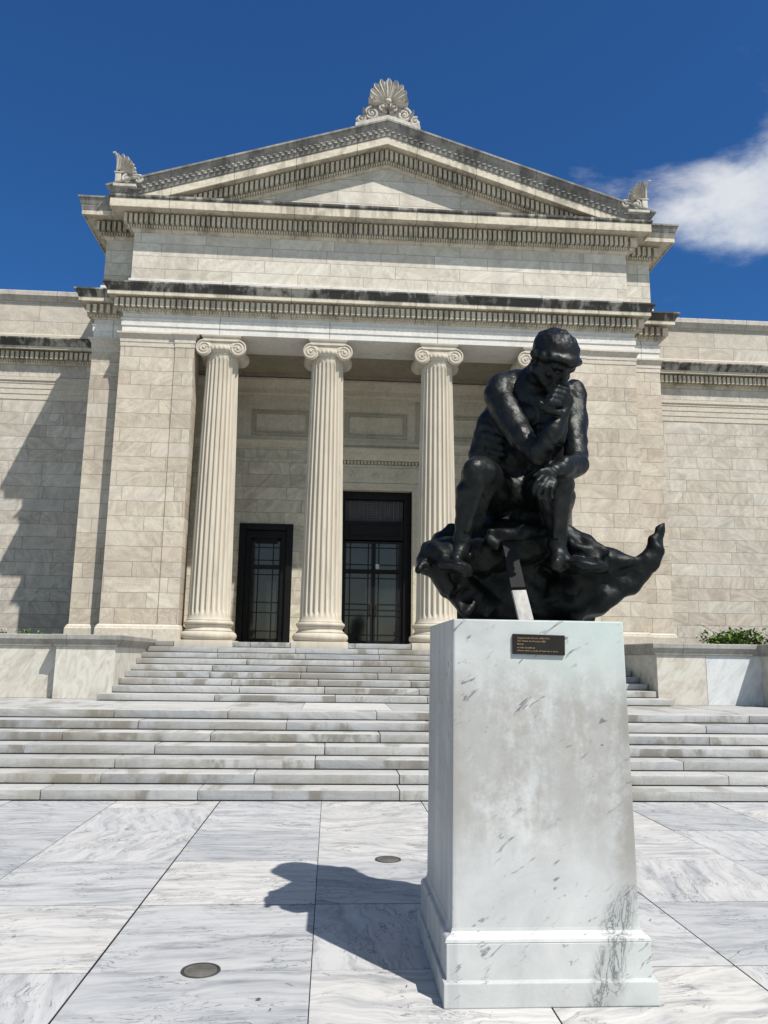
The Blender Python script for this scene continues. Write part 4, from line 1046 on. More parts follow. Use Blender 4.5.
# statue, metres from the middle of the pedestal top
FIG = [
    ('e',(0.001,0.215,0.889),(0.21,0.17,0.16),0.05,(0,0,0),0),
    ('e',(0.0,0.195,1.133),(0.195,0.165,0.19),0.06,(0,0,0),0),
    ('e',(0.235,0.125,1.149),(0.15,0.13,0.2),0.06,(0,0,0),0),
    ('e',(0.031,0.165,1.342),(0.215,0.185,0.215),0.06,(12,0,0),0),
    ('e',(0.162,0.105,1.468),(0.27,0.165,0.165),0.05,(15,8,0),0),
    ('e',(0.04,0.155,1.594),(0.175,0.15,0.125),0.05,(0,-12,0),0),
    ('e',(0.245,0.075,1.288),(0.17,0.13,0.19),0.05,(0,0,0),0),
    ('e',(0.06,-0.025,1.36),(0.105,0.055,0.075),0.025,(0,0,15),0),
    ('e',(0.305,-0.005,1.361),(0.095,0.055,0.075),0.025,(0,0,-10),0),
    ('c',(-0.144,0.145,1.33),(-0.184,0.195,1.134),0.078,0.088,0.05,0),
    ('c',(-0.178,0.075,1.301),(-0.089,0.025,1.255),0.02,0.015,0.03,0),
    ('c',(-0.172,0.075,1.246),(-0.083,0.025,1.201),0.02,0.015,0.03,0),
    ('c',(-0.166,0.075,1.192),(-0.077,0.025,1.147),0.02,0.015,0.03,0),
    ('c',(-0.16,0.075,1.137),(-0.071,0.025,1.093),0.02,0.015,0.03,0),
    ('e',(0.168,-0.035,1.266),(0.045,0.03,0.032),0.025,(0,0,0),0),
    ('e',(0.172,-0.015,1.198),(0.045,0.03,0.032),0.025,(0,0,0),0),
    ('e',(0.176,0.005,1.129),(0.045,0.03,0.032),0.025,(0,0,0),0),
    ('c',(-0.083,0.175,0.844),(-0.288,-0.245,0.903),0.135,0.098,0.04,0),
    ('c',(-0.142,0.045,0.929),(-0.255,-0.205,0.932),0.1,0.085,0.04,0),
    ('c',(-0.169,0.045,0.861),(-0.256,-0.205,0.869),0.085,0.07,0.03,0),
    ('e',(-0.314,-0.305,0.906),(0.075,0.062,0.075),0.02,(0,0,0),0),
    ('e',(-0.236,-0.265,0.899),(0.06,0.06,0.06),0.03,(0,0,0),0),
    ('e',(-0.302,-0.32,0.847),(0.04,0.03,0.03),0.02,(0,0,0),0),
    ('c',(-0.294,-0.245,0.871),(-0.375,-0.165,0.51),0.092,0.05,0.03,0),
    ('c',(-0.288,-0.175,0.811),(-0.321,-0.145,0.627),0.088,0.07,0.03,0),
    ('c',(-0.249,-0.165,0.802),(-0.293,-0.125,0.6),0.062,0.05,0.03,0),
    ('c',(-0.373,-0.235,0.783),(-0.378,-0.185,0.631),0.054,0.034,0.025,0),
    ('c',(-0.281,-0.305,0.82),(-0.354,-0.225,0.55),0.028,0.02,0.02,0),
    ('c',(-0.381,-0.165,0.497),(-0.391,-0.145,0.42),0.053,0.055,0.03,0),
    ('c',(-0.394,-0.165,0.417),(-0.431,-0.245,0.357),0.052,0.04,0.03,0),
    ('e',(-0.349,-0.155,0.463),(0.025,0.025,0.025),0.015,(0,0,0),0),
    ('c',(0.174,0.175,0.851),(0.204,-0.245,0.885),0.13,0.094,0.04,0),
    ('c',(0.174,0.045,0.898),(0.203,-0.205,0.92),0.095,0.08,0.04,0),
    ('e',(0.205,-0.305,0.878),(0.06,0.055,0.064),0.02,(0,0,0),0),
    ('e',(0.199,-0.32,0.818),(0.038,0.03,0.03),0.02,(0,0,0),0),
    ('c',(0.221,-0.245,0.848),(0.221,-0.145,0.483),0.088,0.05,0.03,0),
    ('c',(0.259,-0.175,0.782),(0.254,-0.135,0.63),0.078,0.052,0.03,0),
    ('c',(0.156,-0.205,0.792),(0.185,-0.155,0.638),0.066,0.046,0.025,0),
    ('c',(0.139,-0.225,0.825),(0.166,-0.185,0.727),0.06,0.05,0.03,0),
    ('c',(0.19,-0.305,0.809),(0.19,-0.215,0.528),0.026,0.02,0.02,0),
    ('c',(0.221,-0.145,0.483),(0.244,-0.125,0.412),0.05,0.052,0.03,0),
    ('c',(0.238,-0.145,0.415),(0.183,-0.245,0.353),0.05,0.038,0.03,0),
    ('c',(0.238,-0.145,0.415),(0.276,-0.185,0.38),0.045,0.034,0.03,0),
    ('e',(0.258,-0.145,0.453),(0.025,0.025,0.025),0.015,(0,0,0),0),
    ('e',(-0.063,0.065,1.544),(0.1,0.105,0.118),0.03,(0,-20,0),0),
    ('c',(-0.126,0.025,1.521),(-0.09,-0.045,1.349),0.045,0.03,0.02,0),
    ('c',(-0.088,0.045,1.502),(0.014,-0.145,1.163),0.1,0.08,0.03,0),
    ('c',(-0.049,-0.015,1.442),(0.01,-0.115,1.244),0.066,0.05,0.02,0),
    ('c',(0.014,-0.145,1.163),(0.082,-0.245,1.021),0.078,0.062,0.03,0),
    ('c',(-0.088,0.025,1.364),(0.016,-0.085,1.153),0.06,0.05,0.03,0),
    ('e',(0.085,-0.255,1.012),(0.058,0.056,0.058),0.02,(0,0,0),0),
    ('c',(0.097,-0.26,1.031),(0.165,-0.295,1.163),0.066,0.062,0.025,0),
    ('c',(0.165,-0.295,1.163),(0.24,-0.31,1.296),0.062,0.043,0.025,0),
    ('c',(0.123,-0.305,1.07),(0.18,-0.335,1.203),0.046,0.03,0.02,0),
    ('c',(0.22,-0.275,1.12),(0.252,-0.285,1.246),0.035,0.025,0.02,0),
    ('e',(0.237,-0.325,1.362),(0.054,0.042,0.062),0.02,(0,-20,0),0),
    ('e',(0.197,-0.335,1.37),(0.045,0.035,0.045),0.02,(0,0,0),0),
    ('c',(0.253,-0.34,1.419),(0.189,-0.37,1.428),0.0205,0.019,0.006,0),
    ('c',(0.189,-0.37,1.428),(0.15,-0.348,1.399),0.019,0.0165,0.005,0),
    ('c',(0.15,-0.348,1.399),(0.178,-0.305,1.383),0.0165,0.0145,0.005,0),
    ('c',(0.233,-0.352,1.386),(0.168,-0.382,1.391),0.0205,0.019,0.006,0),
    ('c',(0.168,-0.382,1.391),(0.13,-0.36,1.363),0.019,0.0165,0.005,0),
    ('c',(0.13,-0.36,1.363),(0.157,-0.317,1.347),0.0165,0.0145,0.005,0),
    ('c',(0.212,-0.364,1.354),(0.148,-0.394,1.353),0.0205,0.019,0.006,0),
    ('c',(0.148,-0.394,1.353),(0.11,-0.372,1.327),0.019,0.0165,0.005,0),
    ('c',(0.11,-0.372,1.327),(0.137,-0.329,1.312),0.0165,0.0145,0.005,0),
    ('c',(0.191,-0.376,1.321),(0.127,-0.406,1.316),0.0205,0.019,0.006,0),
    ('c',(0.127,-0.406,1.316),(0.089,-0.384,1.291),0.019,0.0165,0.005,0),
    ('c',(0.089,-0.384,1.291),(0.116,-0.341,1.278),0.0165,0.0145,0.005,0),
    ('c',(0.196,-0.35,1.269),(0.114,-0.38,1.275),0.025,0.02,0.01,0),
    ('c',(0.114,-0.38,1.275),(0.072,-0.38,1.325),0.02,0.015,0.007,0),
    ('e',(0.415,0.075,1.523),(0.088,0.105,0.115),0.03,(0,12,0),0),
    ('c',(0.454,0.025,1.515),(0.426,-0.025,1.359),0.04,0.026,0.02,0),
    ('c',(0.415,0.055,1.495),(0.366,-0.125,1.068),0.084,0.07,0.03,0),
    ('c',(0.38,-0.005,1.392),(0.356,-0.105,1.172),0.06,0.05,0.02,0),
    ('c',(0.456,0.045,1.389),(0.41,-0.055,1.154),0.05,0.045,0.03,0),
    ('c',(0.366,-0.125,1.068),(0.332,-0.205,0.975),0.068,0.062,0.03,0),
    ('c',(0.354,-0.195,0.991),(0.219,-0.345,0.931),0.066,0.058,0.025,0),
    ('c',(0.219,-0.345,0.931),(0.143,-0.415,0.893),0.058,0.042,0.025,0),
    ('c',(0.326,-0.245,1.003),(0.211,-0.375,0.948),0.04,0.03,0.02,0),
    ('c',(0.312,-0.245,0.933),(0.206,-0.365,0.889),0.044,0.03,0.02,0),
    ('e',(0.099,-0.45,0.856),(0.046,0.03,0.036),0.015,(0,30,0),0),
    ('c',(0.065,-0.465,0.849),(0.018,-0.483,0.807),0.017,0.0155,0.007,0),
    ('c',(0.018,-0.483,0.807),(0.001,-0.47,0.774),0.0155,0.0138,0.005,0),
    ('c',(0.001,-0.47,0.774),(0.011,-0.445,0.741),0.0138,0.0115,0.005,0),
    ('c',(0.085,-0.465,0.831),(0.039,-0.483,0.775),0.017,0.0155,0.007,0),
    ('c',(0.039,-0.483,0.775),(0.027,-0.47,0.739),0.0155,0.0138,0.005,0),
    ('c',(0.027,-0.47,0.739),(0.04,-0.445,0.709),0.0138,0.0115,0.005,0),
    ('c',(0.106,-0.465,0.82),(0.07,-0.483,0.764),0.017,0.0155,0.007,0),
    ('c',(0.07,-0.483,0.764),(0.061,-0.47,0.731),0.0155,0.0138,0.005,0),
    ('c',(0.061,-0.47,0.731),(0.073,-0.445,0.704),0.0138,0.0115,0.005,0),
    ('c',(0.127,-0.465,0.815),(0.104,-0.483,0.768),0.017,0.0155,0.007,0),
    ('c',(0.104,-0.483,0.768),(0.1,-0.47,0.741),0.0155,0.0138,0.005,0),
    ('c',(0.1,-0.47,0.741),(0.109,-0.445,0.716),0.0138,0.0115,0.005,0),
    ('c',(0.101,-0.455,0.883),(0.042,-0.475,0.867),0.02,0.017,0.01,0),
    ('c',(0.042,-0.475,0.867),(0.0,-0.475,0.842),0.017,0.012,0.008,0),
    ('c',(0.137,0.075,1.576),(0.185,-0.105,1.638),0.092,0.088,0.04,0),
    ('c',(0.053,0.095,1.594),(0.155,-0.045,1.687),0.05,0.05,0.04,0),
    ('c',(0.316,0.015,1.548),(0.256,-0.105,1.599),0.06,0.06,0.04,0),
    ('e',(0.243,-0.165,1.736),(0.13,0.162,0.132),0.03,(-47,5,208),0),
    ('e',(0.243,-0.141,1.614),(0.098,0.08,0.12),0.025,(-47,5,208),0),
    ('e',(0.245,-0.173,1.757),(0.139,0.168,0.118),0.02,(-47,5,208),0),
    ('e',(0.376,-0.187,1.669),(0.03808000000000001,0.034,0.028900000000000002),0.025,(-47,5,208),0),
    ('e',(0.355,-0.231,1.649),(0.03808000000000001,0.034,0.028900000000000002),0.025,(-47,5,208),0),
    ('e',(0.327,-0.261,1.639),(0.03808000000000001,0.034,0.028900000000000002),0.025,(-47,5,208),0),
    ('e',(0.282,-0.283,1.636),(0.03808000000000001,0.034,0.028900000000000002),0.025,(-47,5,208),0),
    ('e',(0.239,-0.289,1.642),(0.03808000000000001,0.034,0.028900000000000002),0.025,(-47,5,208),0),
    ('e',(0.193,-0.28,1.655),(0.03808000000000001,0.034,0.028900000000000002),0.025,(-47,5,208),0),
    ('e',(0.367,-0.124,1.695),(0.04032,0.036,0.030599999999999995),0.025,(-47,5,208),0),
    ('e',(0.148,-0.24,1.673),(0.04032,0.036,0.030599999999999995),0.025,(-47,5,208),0),
    ('e',(0.337,-0.062,1.732),(0.044800000000000006,0.04,0.034),0.025,(-47,5,208),0),
    ('e',(0.108,-0.183,1.71),(0.044800000000000006,0.04,0.034),0.025,(-47,5,208),0),
    ('c',(0.342,-0.181,1.624),(0.219,-0.246,1.612),0.026,0.026,0.02,0),
    ('e',(0.319,-0.185,1.577),(0.026,0.022,0.017),0.012,(-47,5,208),1),
    ('e',(0.309,-0.17,1.593),(0.018,0.018,0.015),0.005,(-47,5,208),0),
    ('e',(0.312,-0.127,1.593),(0.03,0.028,0.026),0.02,(-47,5,208),0),
    ('c',(0.29,-0.048,1.641),(0.247,-0.089,1.516),0.036,0.032,0.025,0),
    ('e',(0.331,-0.043,1.706),(0.013,0.028,0.042),0.01,(-47,5,208),0),
    ('e',(0.343,-0.041,1.706),(0.008,0.014,0.024),0.006,(-47,5,208),1),
    ('e',(0.243,-0.225,1.569),(0.026,0.022,0.017),0.012,(-47,5,208),1),
    ('e',(0.233,-0.21,1.585),(0.018,0.018,0.015),0.005,(-47,5,208),0),
    ('e',(0.196,-0.188,1.582),(0.03,0.028,0.026),0.02,(-47,5,208),0),
    ('c',(0.136,-0.13,1.626),(0.212,-0.107,1.513),0.036,0.032,0.025,0),
    ('e',(0.099,-0.166,1.683),(0.013,0.028,0.042),0.01,(-47,5,208),0),
    ('e',(0.091,-0.175,1.682),(0.008,0.014,0.024),0.006,(-47,5,208),1),
    ('c',(0.282,-0.211,1.593),(0.278,-0.19,1.523),0.014,0.022,0.012,0),
    ('e',(0.286,-0.168,1.534),(0.014,0.016,0.012),0.008,(-47,5,208),0),
    ('e',(0.254,-0.185,1.531),(0.014,0.016,0.012),0.008,(-47,5,208),0),
    ('c',(0.279,-0.133,1.524),(0.23,-0.16,1.519),0.013,0.013,0.008,0),
    ('c',(0.268,-0.119,1.511),(0.226,-0.141,1.507),0.013,0.013,0.006,0),
    ('e',(0.234,-0.103,1.497),(0.04,0.034,0.03),0.02,(-47,5,208),0),
    ('c',(0.295,-0.194,1.87),(0.264,-0.15,1.893),0.006344649993330833,0.003,0.012,0),
    ('c',(0.186,-0.285,1.783),(0.188,-0.295,1.741),0.004726411929306288,0.003,0.012,0),
    ('c',(0.379,-0.162,1.777),(0.382,-0.162,1.753),0.004933459600927696,0.003,0.012,0),
    ('c',(0.296,-0.267,1.811),(0.308,-0.284,1.77),0.004777534836797806,0.003,0.012,0),
    ('c',(0.299,-0.081,1.862),(0.271,-0.058,1.855),0.004930962338449464,0.003,0.012,0),
    ('c',(0.244,-0.264,1.834),(0.268,-0.276,1.811),0.005855660954501184,0.003,0.012,0),
    ('c',(0.284,-0.27,1.815),(0.315,-0.283,1.763),0.005097577795707735,0.003,0.012,0),
    ('c',(0.375,-0.224,1.697),(0.367,-0.212,1.671),0.0057062199948153085,0.003,0.012,0),
    ('c',(0.212,-0.275,1.817),(0.237,-0.293,1.787),0.005461490373260078,0.003,0.012,0),
    ('c',(0.347,-0.271,1.732),(0.349,-0.263,1.682),0.0045457311265054414,0.003,0.012,0),
    ('c',(0.259,-0.219,1.87),(0.227,-0.204,1.882),0.005657037658113749,0.003,0.012,0),
    ('c',(0.133,-0.25,1.746),(0.144,-0.259,1.729),0.006011472824902635,0.003,0.012,0),
    ('c',(0.256,-0.254,1.843),(0.276,-0.27,1.817),0.00605120602939799,0.003,0.012,0),
    ('c',(0.252,-0.292,1.792),(0.252,-0.303,1.762),0.0063916003700843676,0.003,0.012,0),
    ('c',(0.204,-0.304,1.732),(0.219,-0.301,1.686),0.006348395238855581,0.003,0.012,0),
    ('c',(0.348,-0.132,1.834),(0.335,-0.113,1.842),0.004797736089246497,0.003,0.012,0),
    ('c',(0.278,-0.242,1.847),(0.292,-0.267,1.811),0.005567061482721668,0.003,0.012,0),
    ('c',(0.383,-0.202,1.733),(0.38,-0.179,1.702),0.005343514563823178,0.003,0.012,0),
    ('c',(0.26,-0.27,1.824),(0.259,-0.292,1.786),0.00476114365430624,0.003,0.012,0),
    ('c',(0.272,-0.235,1.855),(0.292,-0.245,1.836),0.005369110381200874,0.003,0.012,0),
    ('c',(0.272,-0.283,1.801),(0.289,-0.295,1.765),0.006204505341787485,0.003,0.012,0),
    ('c',(0.168,-0.261,1.813),(0.2,-0.283,1.796),0.005082045234293949,0.003,0.012,0),
    ('c',(0.384,-0.193,1.719),(0.38,-0.172,1.706),0.0057539299419096775,0.003,0.012,0),
    ('c',(0.367,-0.157,1.807),(0.376,-0.19,1.776),0.006234773613554604,0.003,0.012,0),
    ('c',(0.325,-0.258,1.798),(0.337,-0.273,1.752),0.006019277472878979,0.003,0.012,0),
    ('c',(0.337,-0.257,1.785),(0.345,-0.265,1.752),0.005881765912711401,0.003,0.012,0),
    ('c',(0.295,-0.263,1.817),(0.309,-0.271,1.795),0.005593981784190491,0.003,0.012,0),
    ('c',(0.308,-0.29,1.76),(0.334,-0.281,1.726),0.006095251893350044,0.003,0.012,0),
    ('c',(0.342,-0.261,1.771),(0.353,-0.263,1.729),0.006185759174413576,0.003,0.012,0),
    ('c',(0.209,-0.228,1.866),(0.17,-0.208,1.866),0.005558680161538792,0.003,0.012,0),
    ('c',(0.276,-0.284,1.798),(0.272,-0.302,1.757),0.005939372951848184,0.003,0.012,0),
    ('c',(0.21,-0.097,1.895),(0.19,-0.064,1.864),0.0053415840611259055,0.003,0.012,0),
    ('c',(0.294,-0.2,1.868),(0.289,-0.173,1.879),0.004820046135581258,0.003,0.012,0),
    ('c',(0.349,-0.224,1.805),(0.352,-0.244,1.776),0.004583723410762375,0.003,0.012,0),
    ('c',(0.379,-0.158,1.776),(0.383,-0.169,1.745),0.004863094426433174,0.003,0.012,0),
    ('c',(0.265,-0.29,1.647),(0.266,-0.258,1.623),0.005680328804319594,0.003,0.012,0),
    ('c',(0.291,-0.273,1.808),(0.29,-0.289,1.779),0.0053200846294522465,0.003,0.012,0),
    ('c',(0.262,-0.284,1.804),(0.276,-0.297,1.77),0.004689643327821512,0.003,0.012,0),
    ('c',(0.347,-0.137,1.836),(0.334,-0.094,1.831),0.005338203853506487,0.003,0.012,0),
    ('c',(0.214,-0.202,1.883),(0.202,-0.169,1.894),0.005627718276933301,0.003,0.012,0),
    ('c',(0.262,-0.256,1.839),(0.288,-0.275,1.803),0.0045018949565567646,0.003,0.012,0),
    ('c',(0.235,-0.304,1.761),(0.247,-0.31,1.72),0.006282563560669041,0.003,0.012,0),
    ('c',(0.369,-0.238,1.746),(0.368,-0.24,1.705),0.00525956106757956,0.003,0.012,0),
    ('c',(0.251,-0.259,1.839),(0.278,-0.279,1.803),0.005492611009643499,0.003,0.012,0),
    ('c',(0.381,-0.204,1.75),(0.38,-0.211,1.715),0.005453871399518474,0.003,0.012,0),
    ('c',(0.247,-0.303,1.767),(0.267,-0.309,1.727),0.0061536106078682665,0.003,0.012,0),
    ('c',(0.191,-0.28,1.799),(0.22,-0.296,1.777),0.0049913203640299855,0.003,0.012,0),
    ('c',(0.327,-0.277,1.663),(0.307,-0.259,1.632),0.0054492628502580374,0.003,0.012,0),
    ('c',(0.288,-0.165,1.883),(0.266,-0.125,1.893),0.005101379517947844,0.003,0.012,0),
    ('c',(0.353,-0.141,1.829),(0.362,-0.172,1.812),0.00522207876565697,0.003,0.012,0),
    ('c',(0.235,-0.174,1.895),(0.211,-0.148,1.899),0.006333146439605961,0.003,0.012,0),
    ('c',(0.181,-0.223,1.862),(0.155,-0.201,1.861),0.005651283572450538,0.003,0.012,0),
    ('c',(0.257,-0.175,1.891),(0.263,-0.136,1.894),0.005283731381331804,0.003,0.012,0),
    ('c',(0.14,-0.162,1.867),(0.137,-0.144,1.864),0.006172557264614499,0.003,0.012,0),
    ('c',(0.253,-0.134,1.899),(0.241,-0.106,1.896),0.004785368355593821,0.003,0.012,0),
    ('c',(0.357,-0.197,1.813),(0.367,-0.205,1.789),0.0056717044791788785,0.003,0.012,0),
    ('c',(0.148,-0.12,1.873),(0.14,-0.104,1.854),0.005827202810975405,0.003,0.012,0),
    ('c',(0.224,-0.28,1.813),(0.202,-0.294,1.77),0.004597785847237333,0.003,0.012,0),
    ('c',(0.146,-0.159,1.873),(0.141,-0.099,1.852),0.004769251778633193,0.003,0.012,0),
    ('c',(0.298,-0.266,1.812),(0.298,-0.282,1.785),0.004822359786439358,0.003,0.012,0),
]
ROCK = [
    ('e',(0.022,0.215,0.53),(0.38,0.22,0.17),0.05,(0,0,0),0),
    ('e',(0.091,0.295,0.306),(0.4,0.16,0.24),0.05,(0,0,0),0),
    ('e',(0.161,0.315,0.162),(0.34,0.16,0.16),0.05,(0,0,0),0),
    ('e',(0.06,0.275,0.73),(0.25,0.17,0.13),0.05,(0,0,0),0),
    ('c',(-0.196,0.215,0.084),(0.501,0.215,0.083),0.06,0.06,0.07,0),
    ('e',(-0.428,-0.105,0.343),(0.12,0.24,0.04),0.02,(4,14,0),0),
    ('e',(-0.454,-0.025,0.409),(0.13,0.2,0.09),0.03,(0,-14,0),0),
    ('e',(0.375,-0.025,0.37),(0.2,0.27,0.05),0.02,(4,8,0),0),
    ('e',(-0.219,0.075,0.433),(0.16,0.16,0.12),0.04,(0,0,0),0),
    ('c',(0.182,-0.245,0.328),(0.299,-0.145,0.354),0.016,0.03,0.019,0),
    ('e',(-0.535,-0.065,0.414),(0.09,0.15,0.085),0.03,(0,-30,0),0),
    ('c',(-0.587,-0.085,0.38),(-0.635,-0.185,0.312),0.04,0.018,0.028499999999999998,0),
    ('c',(-0.514,-0.005,0.48),(-0.397,0.095,0.575),0.05,0.06,0.056999999999999995,0),
    ('e',(-0.589,-0.105,0.34),(0.05,0.08,0.035),0.02,(0,30,0),0),
    ('c',(-0.581,-0.085,0.343),(-0.494,-0.085,0.27),0.04,0.036,0.056999999999999995,0),
    ('c',(-0.494,-0.085,0.27),(-0.394,-0.005,0.161),0.036,0.034,0.056999999999999995,0),
    ('c',(-0.394,-0.005,0.161),(-0.322,0.055,0.067),0.034,0.03,0.056999999999999995,0),
    ('c',(-0.533,0.045,0.397),(-0.287,0.145,0.117),0.07,0.08,0.056999999999999995,0),
    ('c',(-0.443,0.095,0.431),(-0.203,0.175,0.12),0.08,0.09,0.056999999999999995,0),
    ('c',(0.396,0.075,0.061),(0.561,0.015,0.143),0.05,0.05,0.056999999999999995,0),
    ('c',(0.561,0.015,0.143),(0.72,-0.025,0.269),0.05,0.046,0.056999999999999995,0),
    ('c',(0.72,-0.025,0.269),(0.827,-0.045,0.371),0.046,0.04,0.056999999999999995,0),
    ('c',(0.827,-0.045,0.371),(0.88,-0.055,0.466),0.062,0.058,0.038,0),
    ('c',(0.816,-0.045,0.402),(0.871,-0.055,0.543),0.036,0.032,0.0228,0),
    ('c',(0.865,-0.035,0.405),(0.917,-0.045,0.604),0.036,0.03,0.0228,0),
    ('c',(0.917,-0.025,0.433),(0.948,-0.045,0.624),0.034,0.026,0.0228,0),
    ('c',(0.888,-0.045,0.545),(0.952,-0.055,0.655),0.03,0.017,0.0152,0),
    ('c',(0.426,0.175,0.236),(0.599,0.075,0.257),0.14,0.085,0.07,0),
    ('c',(0.599,0.075,0.257),(0.778,0.015,0.357),0.085,0.045,0.07,0),
    ('c',(0.33,0.195,0.17),(0.517,0.115,0.155),0.1,0.07,0.07,0),
    ('c',(0.335,0.045,0.506),(0.481,0.015,0.434),0.1,0.08,0.07,0),
    ('c',(0.481,0.015,0.434),(0.615,-0.005,0.371),0.075,0.055,0.07,0),
    ('c',(0.43,0.075,0.305),(0.587,0.035,0.31),0.1,0.08,0.07,0),
    ('c',(0.594,-0.065,0.395),(0.698,-0.065,0.404),0.032,0.034,0.038,0),
    ('c',(0.697,-0.065,0.397),(0.799,-0.055,0.407),0.034,0.03,0.038,0),
    ('c',(0.419,-0.025,0.543),(0.551,-0.085,0.449),0.03,0.024,0.038,0),
    ('c',(0.338,0.045,0.591),(0.425,-0.005,0.527),0.05,0.045,0.056999999999999995,0),
    ('c',(0.341,-0.065,0.497),(0.423,-0.085,0.471),0.03,0.02,0.038,0),
    ('c',(-0.439,-0.055,0.512),(-0.477,-0.185,0.37),0.035,0.03,0.056999999999999995,0),
    ('c',(-0.19,-0.105,0.511),(-0.119,-0.125,0.46),0.035,0.025,0.038,0),
    ('c',(0.015,-0.045,0.588),(0.117,-0.045,0.565),0.03,0.03,0.038,0),
    ('e',(-0.068,-0.285,0.188),(0.235,0.44,0.215),0.02,(0,0,0),1),
    ('e',(0.201,-0.245,0.118),(0.24,0.34,0.115),0.02,(0,8,0),1),
    ('e',(-0.318,-0.245,0.162),(0.15,0.34,0.13),0.015,(0,-38,0),1),
    ('e',(-0.075,-0.305,0.364),(0.105,0.3,0.22),0.02,(0,0,0),1),
    ('c',(-0.177,-0.105,0.562),(-0.01,-0.145,0.547),0.035,0.03,0.056999999999999995,0),
    ('c',(-0.01,-0.145,0.547),(0.191,-0.105,0.577),0.03,0.035,0.056999999999999995,0),
    ('c',(0.343,0.075,0.445),(0.718,-0.005,0.341),0.1,0.055,0.07,0),
    ('c',(0.397,0.145,0.233),(0.737,0.015,0.311),0.13,0.055,0.07,0),
    ('c',(0.385,0.015,0.49),(0.622,-0.025,0.401),0.075,0.05,0.07,0),
]
STRUT = ((-0.096, -0.085, 0.592), (-0.068, -0.145, 0.433), (-0.05, -0.245, 0.209), (-0.048, -0.255, 0.19), (-0.029, -0.345, 0.009))

def build_sdf(lst, lo, hi, h):
    S = SDF(lo, hi, h)
    for q in lst:
        if q[0] == 'c': S.cone(q[1], q[2], q[3], q[4], q[5], bool(q[6]))
        else: S.ell(q[1], q[2], q[3], q[4], bool(q[5]))
    return S
ST = tag(empty('bronze_statue', (PX, PY, PZ)), 'dark bronze statue of a seated nude man, chin on hand, on a torn base', 'statue')
S = build_sdf(FIG, (-.64, -.66, .20), (.56, .50, 1.98), .0075); S.rough(.0026, 18, 3); S.rough(.0010, 40, 8); S.facets(.0035, 8, 4)
fig = link('figure', S.mesh('figure'), M_bronze, ST)
S = build_sdf(ROCK, (-.74, -.60, -.02), (1.06, .60, .86), .0095); S.rough(.004, 8, 5); S.facets(.019, 8, 9); S.facets(.008, 6, 21)
S.D = np.maximum(S.D, (.001 - (S.lo[2] + S.h * np.arange(S.n[2])))[None, None, :].astype(np.float32))
rock = link('rock_base', S.mesh('rock_base'), M_rock, ST); rock['label'] = 'torn and hollow rocky bronze base'
P4 = [Vector(p) for p in STRUT]
def bar(pts, wd, name, m):
    b = MB(); vs = []
    for p, w_ in zip(pts, wd):
        for dx, dy in ((-1, 0), (1, 0), (1, 1), (-1, 1)): vs.append((p.x + dx * w_, p.y + dy * .03, p.z + dx * .002))
    n = len(pts); k = 4 * (n - 1)
    fs = [(0, 1, 2, 3), (k + 3, k + 2, k + 1, k)] + [(4 * i + j, 4 * i + (j + 1) % 4, 4 * i + 4 + (j + 1) % 4, 4 * i + 4 + j) for i in range(n - 1) for j in range(4)]
    b.faces(vs, fs); return b.build(name, m, ST)
bar(P4[:3], [.034, .040, .043], 'strut', M_strutdark)['label'] = 'dark upper length of the support strut'  # strut in two tones: dark upper length, pale lower length
bar(P4[3:], [.042, .043], 'strut_lower', M_strut)['label'] = 'pale lower length of the support strut'
# ------------------------------------------------------------------ drains
for i, (x, y, r) in enumerate([(-.672, 4.82, .108), (.545, 7.265, .112)]):
    d = tag(empty('floor_drain', (x, y, 0)), ['round metal drain cover on a paving joint in front of the statue shadow', 'round metal drain cover just behind the statue shadow, towards the steps'][i], 'drain', 'floor drains in the plaza')
    b = MB(); b.lathe([(.001, .001), (r - .012, .001), (r - .012, .004), (r - .006, .0065), (r, .006), (r + .002, .001)], seg=40); b.build('rim', M_drainrim, d, smooth=30)
    b = MB(); b.lathe([(.001, .0055), (r - .03, .0055), (r - .016, .004), (r - .015, .0012)], seg=40)
    for k in range(-3, 4): b.box(-math.sqrt(max(0, (r - .03) ** 2 - (k * .022) ** 2)) * .92, math.sqrt(max(0, (r - .03) ** 2 - (k * .022) ** 2)) * .92, k * .022 - .004, k * .022 + .004, .005, .0075)
    b.build('cover', M_drain, d, smooth=30)

